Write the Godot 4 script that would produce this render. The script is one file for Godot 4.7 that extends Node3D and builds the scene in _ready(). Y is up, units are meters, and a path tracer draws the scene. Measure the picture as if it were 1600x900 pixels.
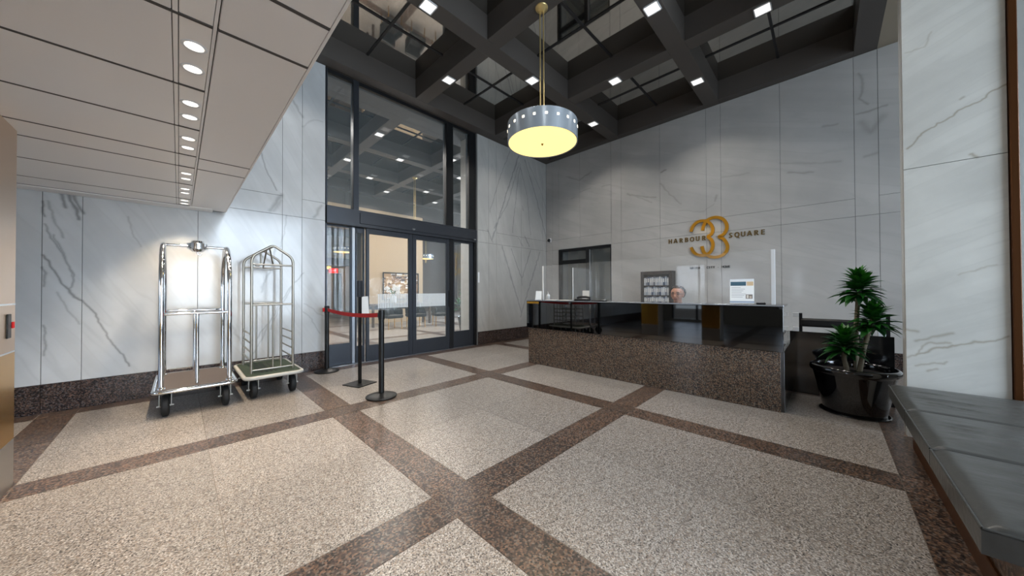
extends Node3D
# Lobby: x runs along the entrance wall towards the reception wall, -z towards the entrance, y up, metres.

const HW := 4.87          # underside of the tall ceiling's beams
const HM := 5.23          # mirror panels in the coffers
const PITCH := 2.035      # grid shared by floor bands, wall joints and ceiling beams
const GX := 3.22
const GZ := -1.575
const BW := 0.25
const ZD := -5.744        # entrance wall face
const XD := 7.334         # reception wall face
const VEIN_L := [[0.030,0.50,[-0.87,2.27,-0.85,2.19,-0.83,2.12]], [0.030,0.55,[-0.83,2.28,-0.81,2.21,-0.77,2.13,-0.75,2.02]], [0.025,0.50,[-0.79,2.28,-0.76,2.18,-0.73,2.09]], [0.012,0.40,[-0.97,1.93,-0.93,1.83,-0.88,1.70,-0.83,1.57,-0.79,1.42,-0.79,1.30,-0.81,1.28]], [0.012,0.35,[-0.91,1.84,-0.86,1.68,-0.82,1.54,-0.80,1.40]], [0.018,0.55,[-0.97,1.63,-0.94,1.58,-0.91,1.48,-0.86,1.35,-0.81,1.28,-0.77,1.20,-0.72,1.16]], [0.010,0.50,[-0.72,1.16,-0.66,1.04,-0.60,0.88,-0.53,0.69,-0.45,0.53,-0.39,0.40]], [0.020,0.30,[-0.95,2.19,-0.91,2.01,-0.86,1.87,-0.84,1.82]], [0.012,0.50,[-0.98,2.18,-0.97,2.05,-0.97,2.01]], [0.020,0.40,[-0.97,1.51,-0.95,1.44,-0.97,1.30]], [0.012,0.40,[-0.97,0.91,-0.95,0.76,-0.97,0.60]], [0.012,0.25,[-0.89,1.23,-0.82,1.04,-0.73,0.89]], [0.010,0.20,[-0.42,2.11,-0.37,1.91,-0.32,1.76]], [0.018,0.30,[1.32,1.52,1.13,1.26,1.00,1.03,0.93,0.83,0.75,0.59]], [0.030,0.30,[0.82,1.23,0.86,1.43,0.93,1.58,0.98,1.90]], [0.040,0.22,[1.04,2.58,0.96,2.42]], [0.020,0.25,[1.17,1.29,1.00,0.97,0.93,0.69]], [0.030,0.20,[0.50,0.78,0.54,0.64,0.62,0.52]], [0.012,0.25,[1.33,0.93,1.44,0.80,1.55,0.57]], [0.012,0.25,[0.93,0.83,0.80,0.53,0.71,0.35]], [0.020,0.20,[1.60,0.85,1.38,1.02,1.33,1.05]], [0.014,0.40,[0.80,3.23,0.89,2.93,0.98,2.72]], [0.050,0.30,[1.05,2.66,0.97,2.52,0.92,2.41]], [0.030,0.25,[1.16,4.15,1.25,4.03,1.31,3.91]], [0.050,0.25,[1.58,2.60,1.47,2.41]], [0.015,0.22,[1.10,2.37,1.08,2.10,1.03,1.89]], [0.020,0.15,[1.31,3.77,1.46,3.94,1.59,3.95]]]
const VEIN_R := [[0.020,0.40,[6.24,4.59,6.11,3.93,5.93,2.73]], [0.035,0.38,[6.18,4.78,5.77,3.80,5.45,3.00,5.23,2.47]], [0.020,0.30,[5.86,4.81,5.46,3.95,5.16,3.12]], [0.020,0.42,[6.24,4.50,6.51,3.78,6.64,2.75]], [0.030,0.40,[6.42,4.74,6.84,3.91,7.14,3.20,7.36,2.65]], [0.020,0.30,[6.56,4.71,7.09,4.03,7.40,3.44]], [0.025,0.30,[6.20,4.61,5.77,3.45,5.30,2.76]], [0.030,0.30,[6.30,3.49,6.35,3.38]], [0.020,0.50,[6.41,2.70,6.59,2.44]], [0.018,0.50,[5.89,2.31,6.27,1.57]], [0.018,0.50,[6.64,2.35,6.29,1.57]], [0.040,0.30,[5.57,2.34,5.89,1.56,6.26,0.68]], [0.040,0.30,[7.03,2.32,6.63,1.46,6.22,0.56]], [0.020,0.30,[6.27,1.57,6.29,1.39]], [0.030,0.25,[5.08,2.67,5.26,2.42]], [0.030,0.25,[6.15,2.63,6.32,2.41]]]
const VEIN_D := [[0.030,0.25,[-5.05,4.34,-4.63,4.15,-4.27,4.29]], [0.020,0.20,[-4.00,3.83,-3.76,3.83]], [0.030,0.25,[-3.34,3.50,-3.01,3.38,-2.69,3.29]], [0.030,0.20,[-2.59,3.58,-2.39,3.30,-2.17,3.06]], [0.030,0.40,[-2.57,3.82,-2.47,3.84]], [0.020,0.15,[-2.22,2.93,-1.76,2.81,-1.57,2.95]], [0.030,0.20,[-3.26,3.48,-2.76,3.20]], [0.020,0.20,[-4.63,3.83,-4.31,3.87]], [0.020,0.20,[-4.91,3.71,-4.80,3.71]], [0.030,0.30,[0.36,3.97,0.48,3.96,0.67,3.99]], [0.030,0.22,[-0.02,3.90,0.14,3.89]], [0.030,0.15,[-0.57,3.47,-0.30,3.38,0.18,3.28]], [0.030,0.25,[-0.45,3.26,-0.14,3.18]], [0.030,0.15,[-1.43,3.42,-1.00,3.40]], [0.090,0.20,[0.41,3.81,0.50,3.64,0.57,3.75,0.64,3.83]], [0.030,0.25,[0.39,4.60,0.44,4.40,0.39,4.21,0.48,4.07]], [0.040,0.25,[-1.53,3.09,-1.56,2.99]], [0.050,0.20,[0.43,3.28,0.57,3.31]]]
const VEIN_P := [[0.012,0.20,[0.49,3.22,0.56,3.23,0.60,3.23,0.63,3.34]], [0.014,0.45,[0.49,2.41,0.57,2.51,0.77,2.64,0.86,2.68,0.97,2.75]], [0.020,0.40,[0.81,2.27,0.82,2.27,0.84,2.24]], [0.020,0.30,[0.77,2.72,0.78,2.73]], [0.016,0.30,[0.49,0.66,0.59,0.79,0.71,0.82]], [0.016,0.40,[0.52,0.70,0.66,0.77,0.88,0.85,0.96,0.88]], [0.016,0.30,[0.52,0.60,0.69,0.66]], [0.016,0.30,[0.58,0.58,0.63,0.60]], [0.016,0.30,[0.47,0.91,0.54,0.88]], [0.020,0.30,[0.70,0.89,0.52,0.81]], [0.012,0.20,[0.74,1.34,0.92,1.42]]]

var rng := RandomNumberGenerator.new()
var taken := {}
var cache := {}
var M := {}

# ------------------------------------------------------------------ mesh builder
class MB:
	var v := PackedVector3Array()
	var n := PackedVector3Array()
	var uv := PackedVector2Array()
	var c := PackedColorArray()
	var use_c := false
	func tri(a: Vector3, b: Vector3, d: Vector3, na: Vector3, nb: Vector3, nd: Vector3, ua := Vector2.ZERO, ub := Vector2.ZERO, ud := Vector2.ZERO) -> void:
		if (b - a).cross(d - a).dot(na + nb + nd) > 0.0:
			var t := b; b = d; d = t
			var tn := nb; nb = nd; nd = tn
			var tu := ub; ub = ud; ud = tu
		v.append_array([a, b, d]); n.append_array([na, nb, nd]); uv.append_array([ua, ub, ud])
	func quad(a: Vector3, b: Vector3, d: Vector3, e: Vector3, na: Vector3, nb: Vector3, nd: Vector3, ne: Vector3) -> void:
		tri(a, b, d, na, nb, nd); tri(a, d, e, na, nd, ne)
	func flat(a: Vector3, b: Vector3, d: Vector3, e: Vector3, m: Vector3) -> void:
		quad(a, b, d, e, m, m, m, m)
	func box(at: Vector3, size: Vector3, bevel := 0.0, turn := Basis()) -> void:
		var h := size / 2.0
		bevel = minf(bevel, minf(h.x, minf(h.y, h.z)) * 0.8)
		var p := func(s: Vector3, axis: int) -> Vector3:
			var q := Vector3(s.x * h.x, s.y * h.y, s.z * h.z)
			for k in 3:
				if k != axis:
					q[k] -= s[k] * bevel
			return at + turn * q
		for axis in 3:
			for sg in [-1.0, 1.0]:
				var pts := []
				for st in [[-1.0, -1.0], [1.0, -1.0], [1.0, 1.0], [-1.0, 1.0]]:
					var s := Vector3.ZERO
					s[axis] = sg; s[(axis + 1) % 3] = st[0]; s[(axis + 2) % 3] = st[1]
					pts.append(p.call(s, axis))
				var m := Vector3.ZERO
				m[axis] = sg
				flat(pts[0], pts[1], pts[2], pts[3], turn * m)
		if bevel <= 0.0:
			return
		for axis in 3:
			var a2 := (axis + 1) % 3
			var a3 := (axis + 2) % 3
			for s1 in [-1.0, 1.0]:
				for s2 in [-1.0, 1.0]:
					var lo := Vector3.ZERO
					lo[a2] = s1; lo[a3] = s2; lo[axis] = -1.0
					var hi := lo
					hi[axis] = 1.0
					var m := Vector3.ZERO
					m[a2] = s1; m[a3] = s2
					m = turn * m.normalized()
					flat(p.call(lo, a2), p.call(hi, a2), p.call(hi, a3), p.call(lo, a3), m)
		for sx in [-1.0, 1.0]:
			for sy in [-1.0, 1.0]:
				for sz in [-1.0, 1.0]:
					var s := Vector3(sx, sy, sz)
					var m := turn * s.normalized()
					tri(p.call(s, 0), p.call(s, 1), p.call(s, 2), m, m, m)
	func tube(path: Array, r: float, sides := 10, closed := false, r_end := -1.0) -> void:
		var count := path.size()
		var rings := []
		var norms := []
		var prev_u := Vector3.ZERO
		for i in count:
			var a: Vector3 = path[i - 1] if i > 0 else (path[count - 1] if closed else path[0])
			var b: Vector3 = path[i + 1] if i < count - 1 else (path[0] if closed else path[count - 1])
			var t := (b - a).normalized()
			var u := prev_u - t * prev_u.dot(t)
			if u.length() < 0.01:
				u = t.cross(Vector3.UP if absf(t.y) < 0.9 else Vector3.RIGHT)
			u = u.normalized()
			prev_u = u
			var w := t.cross(u)
			var rr := r if r_end < 0.0 else lerpf(r, r_end, float(i) / (count - 1))
			var ring := []
			var nn := []
			for k in sides:
				var g := TAU * k / sides
				var m := u * cos(g) + w * sin(g)
				ring.append(path[i] + m * rr)
				nn.append(m)
			rings.append(ring); norms.append(nn)
		for i in (count if closed else count - 1):
			var j := (i + 1) % count
			for k in sides:
				var l := (k + 1) % sides
				quad(rings[i][k], rings[j][k], rings[j][l], rings[i][l], norms[i][k], norms[j][k], norms[j][l], norms[i][l])
		if not closed:
			for e in [0, count - 1]:
				var m: Vector3 = (path[0] - path[1]).normalized() if e == 0 else (path[e] - path[e - 1]).normalized()
				for k in range(1, sides - 1):
					tri(rings[e][0], rings[e][k], rings[e][k + 1], m, m, m)
	func lathe(prof: Array, seg := 32, at := Vector3.ZERO, smooth := true) -> void:
		# prof: Vector2(radius, height), drawn from the bottom of the outside upwards
		var pn := []
		for i in prof.size():
			var a: Vector2 = prof[maxi(i - 1, 0)]
			var b: Vector2 = prof[mini(i + 1, prof.size() - 1)]
			var d := (b - a).normalized()
			pn.append(Vector2(d.y, -d.x))
		for i in prof.size() - 1:
			var d: Vector2 = (prof[i + 1] - prof[i]).normalized()
			var fl := Vector2(d.y, -d.x)
			for k in seg:
				var g0 := TAU * k / seg
				var g1 := TAU * (k + 1) / seg
				var e0 := Vector3(cos(g0), 0, sin(g0))
				var e1 := Vector3(cos(g1), 0, sin(g1))
				var a: Vector2 = prof[i]
				var b: Vector2 = prof[i + 1]
				var na: Vector2 = pn[i] if smooth else fl
				var nb: Vector2 = pn[i + 1] if smooth else fl
				if a.distance_to(b) < 1e-6:
					continue
				quad(at + e0 * a.x + Vector3.UP * a.y, at + e1 * a.x + Vector3.UP * a.y, at + e1 * b.x + Vector3.UP * b.y, at + e0 * b.x + Vector3.UP * b.y,
					e0 * na.x + Vector3.UP * na.y, e1 * na.x + Vector3.UP * na.y, e1 * nb.x + Vector3.UP * nb.y, e0 * nb.x + Vector3.UP * nb.y)
	func done() -> ArrayMesh:
		var arr := []
		arr.resize(Mesh.ARRAY_MAX)
		arr[Mesh.ARRAY_VERTEX] = v
		arr[Mesh.ARRAY_NORMAL] = n
		arr[Mesh.ARRAY_TEX_UV] = uv
		if use_c:
			arr[Mesh.ARRAY_COLOR] = c
		var m := ArrayMesh.new()
		m.add_surface_from_arrays(Mesh.PRIMITIVE_TRIANGLES, arr)
		return m

# ------------------------------------------------------------------ node helpers
func numbered(called: String) -> String:
	var k: int = taken.get(called, 0)
	taken[called] = k + 1
	return called if k == 0 else "%s_%03d" % [called, k]

func tag(o: Node3D, label: String, category: String, group := "") -> Node3D:
	o.set_meta("label", label); o.set_meta("category", category)
	if group:
		o.set_meta("group", group)
	return o

func thing(called: String, label: String, category: String, at := Vector3.ZERO, turn := 0.0, group := "") -> Node3D:
	var o := Node3D.new()
	o.name = numbered(called)
	add_child(o)
	o.position = at
	o.rotation.y = turn
	return tag(o, label, category, group)

func struct(called: String, label: String, category := "") -> Node3D:
	var o := Node3D.new()
	o.name = called
	add_child(o)
	o.set_meta("kind", "structure")
	o.set_meta("label", label)
	if category:
		o.set_meta("category", category)
	return o

func part(parent: Node3D, called: String, mesh: Mesh, m: Material, at := Vector3.ZERO, turn := Basis()) -> MeshInstance3D:
	var o := MeshInstance3D.new()
	o.name = called
	o.mesh = mesh
	o.material_override = m
	o.transform = Transform3D(turn, at)
	parent.add_child(o, true)
	return o

func box_mesh(size: Vector3, bevel := 0.0) -> ArrayMesh:
	var key := "b%.4f_%.4f_%.4f_%.4f" % [size.x, size.y, size.z, bevel]
	if not cache.has(key):
		var b := MB.new()
		b.box(Vector3.ZERO, size, bevel)
		cache[key] = b.done()
	return cache[key]

func bx(parent: Node3D, called: String, lo: Vector3, hi: Vector3, m: Material, bevel := 0.0) -> MeshInstance3D:
	return part(parent, called, box_mesh((hi - lo).abs(), bevel), m, (lo + hi) / 2.0)

func tube_mesh(path: Array, r: float, sides := 10, closed := false, r_end := -1.0) -> ArrayMesh:
	var b := MB.new()
	b.tube(path, r, sides, closed, r_end)
	return b.done()

func lathe_mesh(prof: Array, seg := 32, smooth := true) -> ArrayMesh:
	var b := MB.new()
	b.lathe(prof, seg, Vector3.ZERO, smooth)
	return b.done()

func arc(c: Vector3, u: Vector3, w: Vector3, r: float, a0: float, a1: float, steps: int) -> Array:
	var out := []
	for i in steps + 1:
		var g := lerpf(a0, a1, float(i) / steps)
		out.append(c + u * cos(g) * r + w * sin(g) * r)
	return out

# ------------------------------------------------------------------ materials
func mat(called: String, col: Color, rough := 0.6, metal := 0.0) -> StandardMaterial3D:
	var m := StandardMaterial3D.new()
	m.resource_name = called
	m.albedo_color = col
	m.roughness = rough
	m.metallic = metal
	M[called] = m
	return m

func glow(called: String, col: Color, energy: float) -> StandardMaterial3D:
	var m := mat(called, col, 0.5)
	m.emission_enabled = true
	m.emission = col
	m.emission_energy_multiplier = energy
	return m

func glass(called: String, col: Color, alpha: float) -> StandardMaterial3D:
	var m := mat(called, Color(col.r, col.g, col.b, alpha), 0.02)
	m.transparency = BaseMaterial3D.TRANSPARENCY_ALPHA
	return m

func granite(palette: Array, weights: Array, sd: int, px: int, grid: int) -> ImageTexture:
	# seamless crystals: each pixel takes the colour of the nearest of jittered seeds
	var r := RandomNumberGenerator.new()
	r.seed = sd
	var cell := float(px) / grid
	var sx := PackedFloat32Array()
	var sy := PackedFloat32Array()
	var cr := PackedByteArray()
	var cg := PackedByteArray()
	var cb := PackedByteArray()
	for k in grid * grid:
		sx.append(r.randf() * cell); sy.append(r.randf() * cell)
		var t := r.randf()
		var pick := 0
		while pick < weights.size() - 1 and t > weights[pick]:
			t -= weights[pick]
			pick += 1
		var c: Color = palette[pick]
		var l := r.randf_range(0.9, 1.1)
		cr.append(int(clampf(c.r * l, 0, 1) * 255)); cg.append(int(clampf(c.g * l, 0, 1) * 255)); cb.append(int(clampf(c.b * l, 0, 1) * 255))
	var out := PackedByteArray()
	out.resize(px * px * 3)
	for y in px:
		var gy := int(y / cell)
		for x in px:
			var gx := int(x / cell)
			var best := 1e9
			var who := 0
			for dy in [-1, 0, 1]:
				var yy: int = gy + dy
				var row: int = posmod(yy, grid) * grid
				var ay: float = yy * cell - y
				for dx in [-1, 0, 1]:
					var xx: int = gx + dx
					var q: int = row + posmod(xx, grid)
					var ex: float = xx * cell + sx[q] - x
					var ey: float = ay + sy[q]
					var d := ex * ex + ey * ey
					if d < best:
						best = d
						who = q
			var i := (y * px + x) * 3
			out[i] = cr[who]
			out[i + 1] = cg[who]
			out[i + 2] = cb[who]
	return ImageTexture.create_from_image(Image.create_from_data(px, px, false, Image.FORMAT_RGB8, out))

func stone(called: String, tex: Texture2D, tint: Color, rough: float, metres: float, off: Vector3) -> StandardMaterial3D:
	var m := mat(called, tint, rough)
	m.albedo_texture = tex
	m.uv1_triplanar = true
	m.uv1_world_triplanar = true
	m.uv1_scale = Vector3.ONE / metres
	m.uv1_offset = off
	return m

func marble(called: String, x0: float, w: float, h: float, ppm: float, sd: int, base: Color, vein_col: Color, veins: Array, streak: Vector2) -> StandardMaterial3D:
	var W := int(w * ppm)
	var H := int(h * ppm)
	var fn := FastNoiseLite.new()
	fn.seed = sd
	fn.noise_type = FastNoiseLite.TYPE_SIMPLEX_SMOOTH
	fn.fractal_octaves = 5
	fn.frequency = 0.006
	fn.domain_warp_enabled = true
	fn.domain_warp_amplitude = 30.0
	fn.domain_warp_frequency = 0.01
	var cloud := fn.get_image(W, H, false, false, true)
	# long faint streaks: noise drawn in a turned, stretched frame
	var f2 := FastNoiseLite.new()
	f2.seed = sd + 5
	f2.fractal_octaves = 3
	f2.frequency = 0.01
	cloud.convert(Image.FORMAT_L8)
	var dc := cloud.get_data()
	var val := PackedFloat32Array()
	val.resize(W * H)
	for y in H:
		for x in W:
			var along := x * streak.x + y * streak.y
			var across := -x * streak.y + y * streak.x
			var s := f2.get_noise_2d(along * 0.35, across * 3.2)
			var ridge := maxf(0.0, 1.0 - absf(s) * 9.0)
			val[y * W + x] = 0.10 * (dc[y * W + x] / 255.0 - 0.5) + 0.035 * s - 0.04 * ridge * (dc[y * W + x] / 255.0)
	var dark := PackedFloat32Array()
	dark.resize(W * H)
	var r := RandomNumberGenerator.new()
	r.seed = sd
	for vn in veins:
		var pts: Array = vn[2]
		for i in range(0, pts.size() - 2, 2):
			var a := Vector2((pts[i] - x0) * ppm, (h - pts[i + 1]) * ppm)
			var b := Vector2((pts[i + 2] - x0) * ppm, (h - pts[i + 3]) * ppm)
			var steps := int(a.distance_to(b) * 1.5) + 1
			for k in steps:
				var t := float(k) / steps
				var p := a.lerp(b, t)
				p += Vector2(f2.get_noise_2d(p.x * 4.0, p.y * 4.0), f2.get_noise_2d(p.y * 4.0 + 300.0, p.x * 4.0)) * ppm * 0.02
				var wide: float = maxf(1.0, vn[0] * ppm * 0.62 * (0.55 + 0.9 * absf(f2.get_noise_2d(p.x * 2.0, p.y * 2.0 + 99.0))))
				var rad := int(ceil(wide * 2.0))
				var cx := int(p.x)
				var cy := int(p.y)
				for yy in range(maxi(0, cy - rad), mini(H, cy + rad + 1)):
					for xx in range(maxi(0, cx - rad), mini(W, cx + rad + 1)):
						var d := Vector2(xx, yy).distance_to(p) / wide
						var amt: float = vn[1] * exp(-d * d)
						if amt > dark[yy * W + xx]:
							dark[yy * W + xx] = amt
	var out := PackedByteArray()
	out.resize(W * H * 3)
	for i in W * H:
		var k := clampf(dark[i], 0.0, 1.0)
		var cc := base.lerp(vein_col, k)
		var s := 1.0 + val[i]
		out[i * 3] = int(clampf(cc.r * s, 0, 1) * 255)
		out[i * 3 + 1] = int(clampf(cc.g * s, 0, 1) * 255)
		out[i * 3 + 2] = int(clampf(cc.b * s, 0, 1) * 255)
	var m := mat(called, Color.WHITE, 0.12)
	m.metallic_specular = 0.5
	m.albedo_texture = ImageTexture.create_from_image(Image.create_from_data(W, H, false, Image.FORMAT_RGB8, out))
	m.texture_repeat = false
	return m

# a marble slab of a wall: local x along the wall, front face at z = 0
func slab(parent: Node3D, a0: float, a1: float, y0: float, y1: float, x0: float, w: float, h: float, m: Material, xf: Transform3D) -> void:
	var g := 0.002
	var b := MB.new()
	var lo := Vector3(a0 + g, y0 + g, -0.03)
	var hi := Vector3(a1 - g, y1 - g, 0.0)
	b.box((lo + hi) / 2, hi - lo, 0.0015)
	for i in b.v.size():
		b.uv[i] = Vector2((b.v[i].x - x0) / w, 1.0 - b.v[i].y / h)
	part(parent, "marble_slab", b.done(), m, xf.origin, xf.basis)

# ------------------------------------------------------------------ scene
func _ready() -> void:
	rng.seed = 33
	var cam := Camera3D.new()
	cam.name = "camera"
	add_child(cam)
	cam.position = Vector3(0, 1.23, 0)
	cam.basis = Basis.from_euler(Vector3(0.009767, -0.8001, -0.004))
	cam.fov = 83.33
	cam.near = 0.05
	cam.far = 200.0
	var env := Environment.new()
	env.background_mode = Environment.BG_SKY
	var sky := Sky.new()
	var sm := ProceduralSkyMaterial.new()
	sm.sky_top_color = Color(0.62, 0.72, 0.85)
	sm.sky_horizon_color = Color(0.85, 0.88, 0.92)
	sm.ground_bottom_color = Color(0.45, 0.45, 0.45)
	sm.ground_horizon_color = Color(0.7, 0.72, 0.74)
	sm.sky_energy_multiplier = 2.0
	sky.sky_material = sm
	env.sky = sky
	env.tonemap_mode = Environment.TONE_MAPPER_LINEAR
	env.tonemap_exposure = 1.36
	env.sdfgi_enabled = true
	env.ssao_enabled = true
	env.ssil_enabled = true
	var we := WorldEnvironment.new()
	we.name = "environment"
	we.environment = env
	add_child(we)
	# daylight at the glazed fronts of the lobby (behind the camera) and of the lounge beyond the doors
	daylight("daylight_street", Vector3(1.9, 2.3, 5.9), Vector3(1.9, 2.3, 0), Vector2(4.2, 4.2), 3.3)
	daylight("daylight_side_door", Vector3(-5.9, 1.35, -3.6), Vector3(0, 1.35, -3.6), Vector2(1.7, 1.7), 0.45)
	daylight("daylight_side_window", Vector3(-5.9, 1.35, -0.4), Vector3(0, 1.35, -0.4), Vector2(1.5, 1.3), 0.6)
	daylight("daylight_lounge", Vector3(12.9, 2.2, -10.5), Vector3(0, 2.2, -10.5), Vector2(6.0, 3.6), 3.0)

	materials()
	build_floor()
	build_walls()
	build_ceiling()
	build_soffit()
	build_entrance()
	build_back_room()
	build_lounge()
	build_counter()
	build_person()
	build_sign()
	build_back_wall_things()
	build_pendants()
	build_carts()
	build_stanchions()
	build_plant()
	build_bench()

func daylight(called: String, at: Vector3, look: Vector3, size: Vector2, energy: float) -> void:
	var l := AreaLight3D.new()
	l.name = called
	add_child(l)
	l.position = at
	l.look_at_from_position(at, look, Vector3.UP)
	l.area_size = size
	l.light_color = Color(0.87, 0.94, 1.0)
	l.light_energy = energy
	l.area_normalize_energy = false
	l.area_range = 40.0
	l.shadow_enabled = true

func spot(called: String, at: Vector3, energy: float, angle: float, col: Color, size := 0.05) -> void:
	var l := SpotLight3D.new()
	l.name = called
	add_child(l, true)
	l.position = at
	l.rotation.x = -PI / 2
	l.spot_angle = angle
	l.spot_angle_attenuation = 0.6
	l.spot_range = 20.0
	l.light_energy = energy
	l.light_color = col
	l.light_size = size
	l.shadow_enabled = true

func materials() -> void:
	var light_tex := granite([Color(0.62, 0.595, 0.57), Color(0.53, 0.505, 0.48), Color(0.73, 0.715, 0.70), Color(0.58, 0.525, 0.475), Color(0.27, 0.255, 0.25), Color(0.45, 0.43, 0.415)], [0.25, 0.19, 0.22, 0.12, 0.08, 0.14], 4, 512, 96)
	var dark_tex := granite([Color(0.42, 0.335, 0.28), Color(0.30, 0.25, 0.225), Color(0.52, 0.41, 0.34), Color(0.16, 0.15, 0.15), Color(0.47, 0.43, 0.40), Color(0.24, 0.21, 0.20)], [0.22, 0.2, 0.12, 0.16, 0.14, 0.16], 21, 512, 80)
	for i in 3:
		var k: float = [1.0, 0.965, 0.94][i]
		stone("floor_granite_%d" % i, light_tex, Color(k, k, k), 0.3, 0.52, Vector3(0.13 * i, 0.31 * i, 0.57 * i))
	for i in 2:
		var k: float = [1.0, 0.9][i]
		stone("band_granite_%d" % i, dark_tex, Color(k, k, k), 0.28, 0.72, Vector3(0.23 * i, 0.1, 0.37 * i))
	stone("base_granite", dark_tex, Color(0.72, 0.73, 0.78), 0.22, 0.72, Vector3(0.4, 0.2, 0.1))
	stone("counter_granite", dark_tex, Color(0.98, 1.0, 0.98), 0.16, 0.6, Vector3(0.1, 0.7, 0.3))
	mat("grout", Color(0.50, 0.47, 0.44), 0.9)
	mat("joint", Color(0.45, 0.45, 0.45), 0.9)
	var white := Color(0.775, 0.785, 0.79)
	marble("marble_entrance", -1.25, 2.9, 4.87, 130, 3, white, Color(0.36, 0.36, 0.36), VEIN_L, Vector2(0.5, 0.86))
	marble("marble_corner", 4.7, 2.66, 4.87, 130, 8, Color(0.70, 0.70, 0.69), Color(0.34, 0.35, 0.36), VEIN_R, Vector2(0.3, 0.95))
	marble("marble_reception", -5.77, 6.8, 4.87, 105, 12, Color(0.715, 0.71, 0.70), Color(0.38, 0.36, 0.33), VEIN_D, Vector2(0.93, 0.36))
	marble("marble_pier", 0.45, 0.6, 4.87, 200, 17, Color(0.79, 0.79, 0.77), Color(0.45, 0.40, 0.32), VEIN_P, Vector2(0.9, -0.43))
	mat("marble_plain", Color(0.80, 0.80, 0.785), 0.2)
	mat("plaster", Color(0.60, 0.56, 0.50), 0.8)
	mat("lounge_stone", Color(0.66, 0.58, 0.47), 0.6)
	mat("lounge_wood", Color(0.30, 0.235, 0.175), 0.5)
	mat("beam", Color(0.30, 0.28, 0.265), 0.5)
	mat("mirror", Color(0.74, 0.725, 0.70), 0.03, 1.0)
	mat("mullion", Color(0.14, 0.14, 0.15), 0.5)
	mat("soffit", Color(0.90, 0.89, 0.885), 0.34)
	mat("soffit_light", Color(0.93, 0.92, 0.91), 0.34)
	mat("gap_shade", Color(0.30, 0.285, 0.275), 0.8)  # dark tone that paints in the shade of the soffit gaps
	mat("reveal", Color(0.50, 0.48, 0.46), 0.7)
	mat("frame", Color(0.235, 0.25, 0.275), 0.38, 0.6)
	mat("frame_dark", Color(0.10, 0.105, 0.115), 0.4, 0.3)
	mat("rail_metal", Color(0.62, 0.64, 0.67), 0.3, 0.9)
	mat("bronze", Color(0.34, 0.20, 0.085), 0.35, 0.6)
	mat("elevator_bronze", Color(0.74, 0.64, 0.54), 0.28, 0.85)
	mat("brass", Color(0.80, 0.60, 0.24), 0.25, 0.95)
	mat("gold", Color(0.83, 0.62, 0.22), 0.28, 0.85)
	mat("steel", Color(0.62, 0.60, 0.58), 0.3, 0.9)
	mat("chrome", Color(0.86, 0.87, 0.88), 0.06, 1.0)
	mat("brushed", Color(0.60, 0.58, 0.54), 0.3, 0.95)
	mat("aluminium", Color(0.70, 0.75, 0.80), 0.24, 0.6)
	mat("rubber", Color(0.055, 0.06, 0.065), 0.7)
	mat("bumper_white", Color(0.72, 0.71, 0.68), 0.5)
	mat("carpet_green", Color(0.20, 0.25, 0.20), 0.95)
	mat("carpet_grey", Color(0.36, 0.33, 0.32), 0.95)
	mat("black_metal", Color(0.05, 0.053, 0.058), 0.4, 0.2)
	mat("black_plastic", Color(0.07, 0.07, 0.075), 0.5)
	mat("red_belt", Color(0.78, 0.02, 0.05), 0.7)
	mat("white_plastic", Color(0.86, 0.87, 0.88), 0.4)
	mat("paper", Color(0.88, 0.88, 0.87), 0.9)
	var bg := mat("black_glass", Color(0.012, 0.013, 0.014), 0.03)
	bg.metallic_specular = 0.85
	var bp := mat("black_stone", Color(0.035, 0.036, 0.04), 0.08)
	bp.metallic_specular = 0.7
	mat("counter_top", Color(0.05, 0.05, 0.055), 0.08).metallic_specular = 0.8
	var pot := mat("pot_glaze", Color(0.018, 0.016, 0.018), 0.1)
	pot.clearcoat_enabled = true
	pot.clearcoat = 1.0
	pot.clearcoat_roughness = 0.05
	mat("soil", Color(0.11, 0.08, 0.06), 0.95)
	mat("cane", Color(0.58, 0.54, 0.46), 0.85)
	for i in 3:
		var lf := mat("leaf_%d" % i, [Color(0.12, 0.36, 0.12), Color(0.19, 0.47, 0.13), Color(0.06, 0.25, 0.11)][i], 0.3)
		lf.backlight_enabled = true
		lf.backlight = Color(0.05, 0.16, 0.03)
	glass("pane", Color(0.8, 0.86, 0.88), 0.06)
	glass("acrylic", Color(0.95, 0.97, 0.98), 0.04).metallic_specular = 0.33
	glass("frosted", Color(0.93, 0.95, 0.96), 0.8).roughness = 0.5
	glow("downlight_glow", Color(1.0, 0.98, 0.96), 0.85)
	glow("spot_glow", Color(1.0, 0.97, 0.92), 1.6)
	glow("lamp_diffuser", Color(1.0, 0.90, 0.60), 0.85)
	glow("lamp_dot", Color(1.0, 0.95, 0.85), 2.0)
	glow("exit_glow", Color(1.0, 0.10, 0.08), 1.2)
	glow("corridor_light", Color(1.0, 0.80, 0.42), 1.6)
	# worn black leather, with creases
	var le := mat("leather", Color(0.265, 0.27, 0.265), 0.34)
	le.metallic_specular = 0.5
	var fn := FastNoiseLite.new()
	fn.seed = 9
	fn.noise_type = FastNoiseLite.TYPE_SIMPLEX_SMOOTH
	fn.fractal_octaves = 4
	fn.frequency = 0.02
	var nt := NoiseTexture2D.new()
	nt.width = 512
	nt.height = 512
	nt.seamless = true
	nt.noise = fn
	le.heightmap_enabled = true
	le.heightmap_texture = nt
	le.heightmap_scale = 0.15
	le.uv1_triplanar = true
	le.uv1_scale = Vector3(1.6, 1.6, 1.2)
	# brushed panel grain for the cladding by the elevators
	mat("skin", Color(0.74, 0.53, 0.43), 0.55)
	mat("hair", Color(0.16, 0.11, 0.085), 0.7)
	mat("shirt", Color(0.72, 0.74, 0.78), 0.85)
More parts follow.
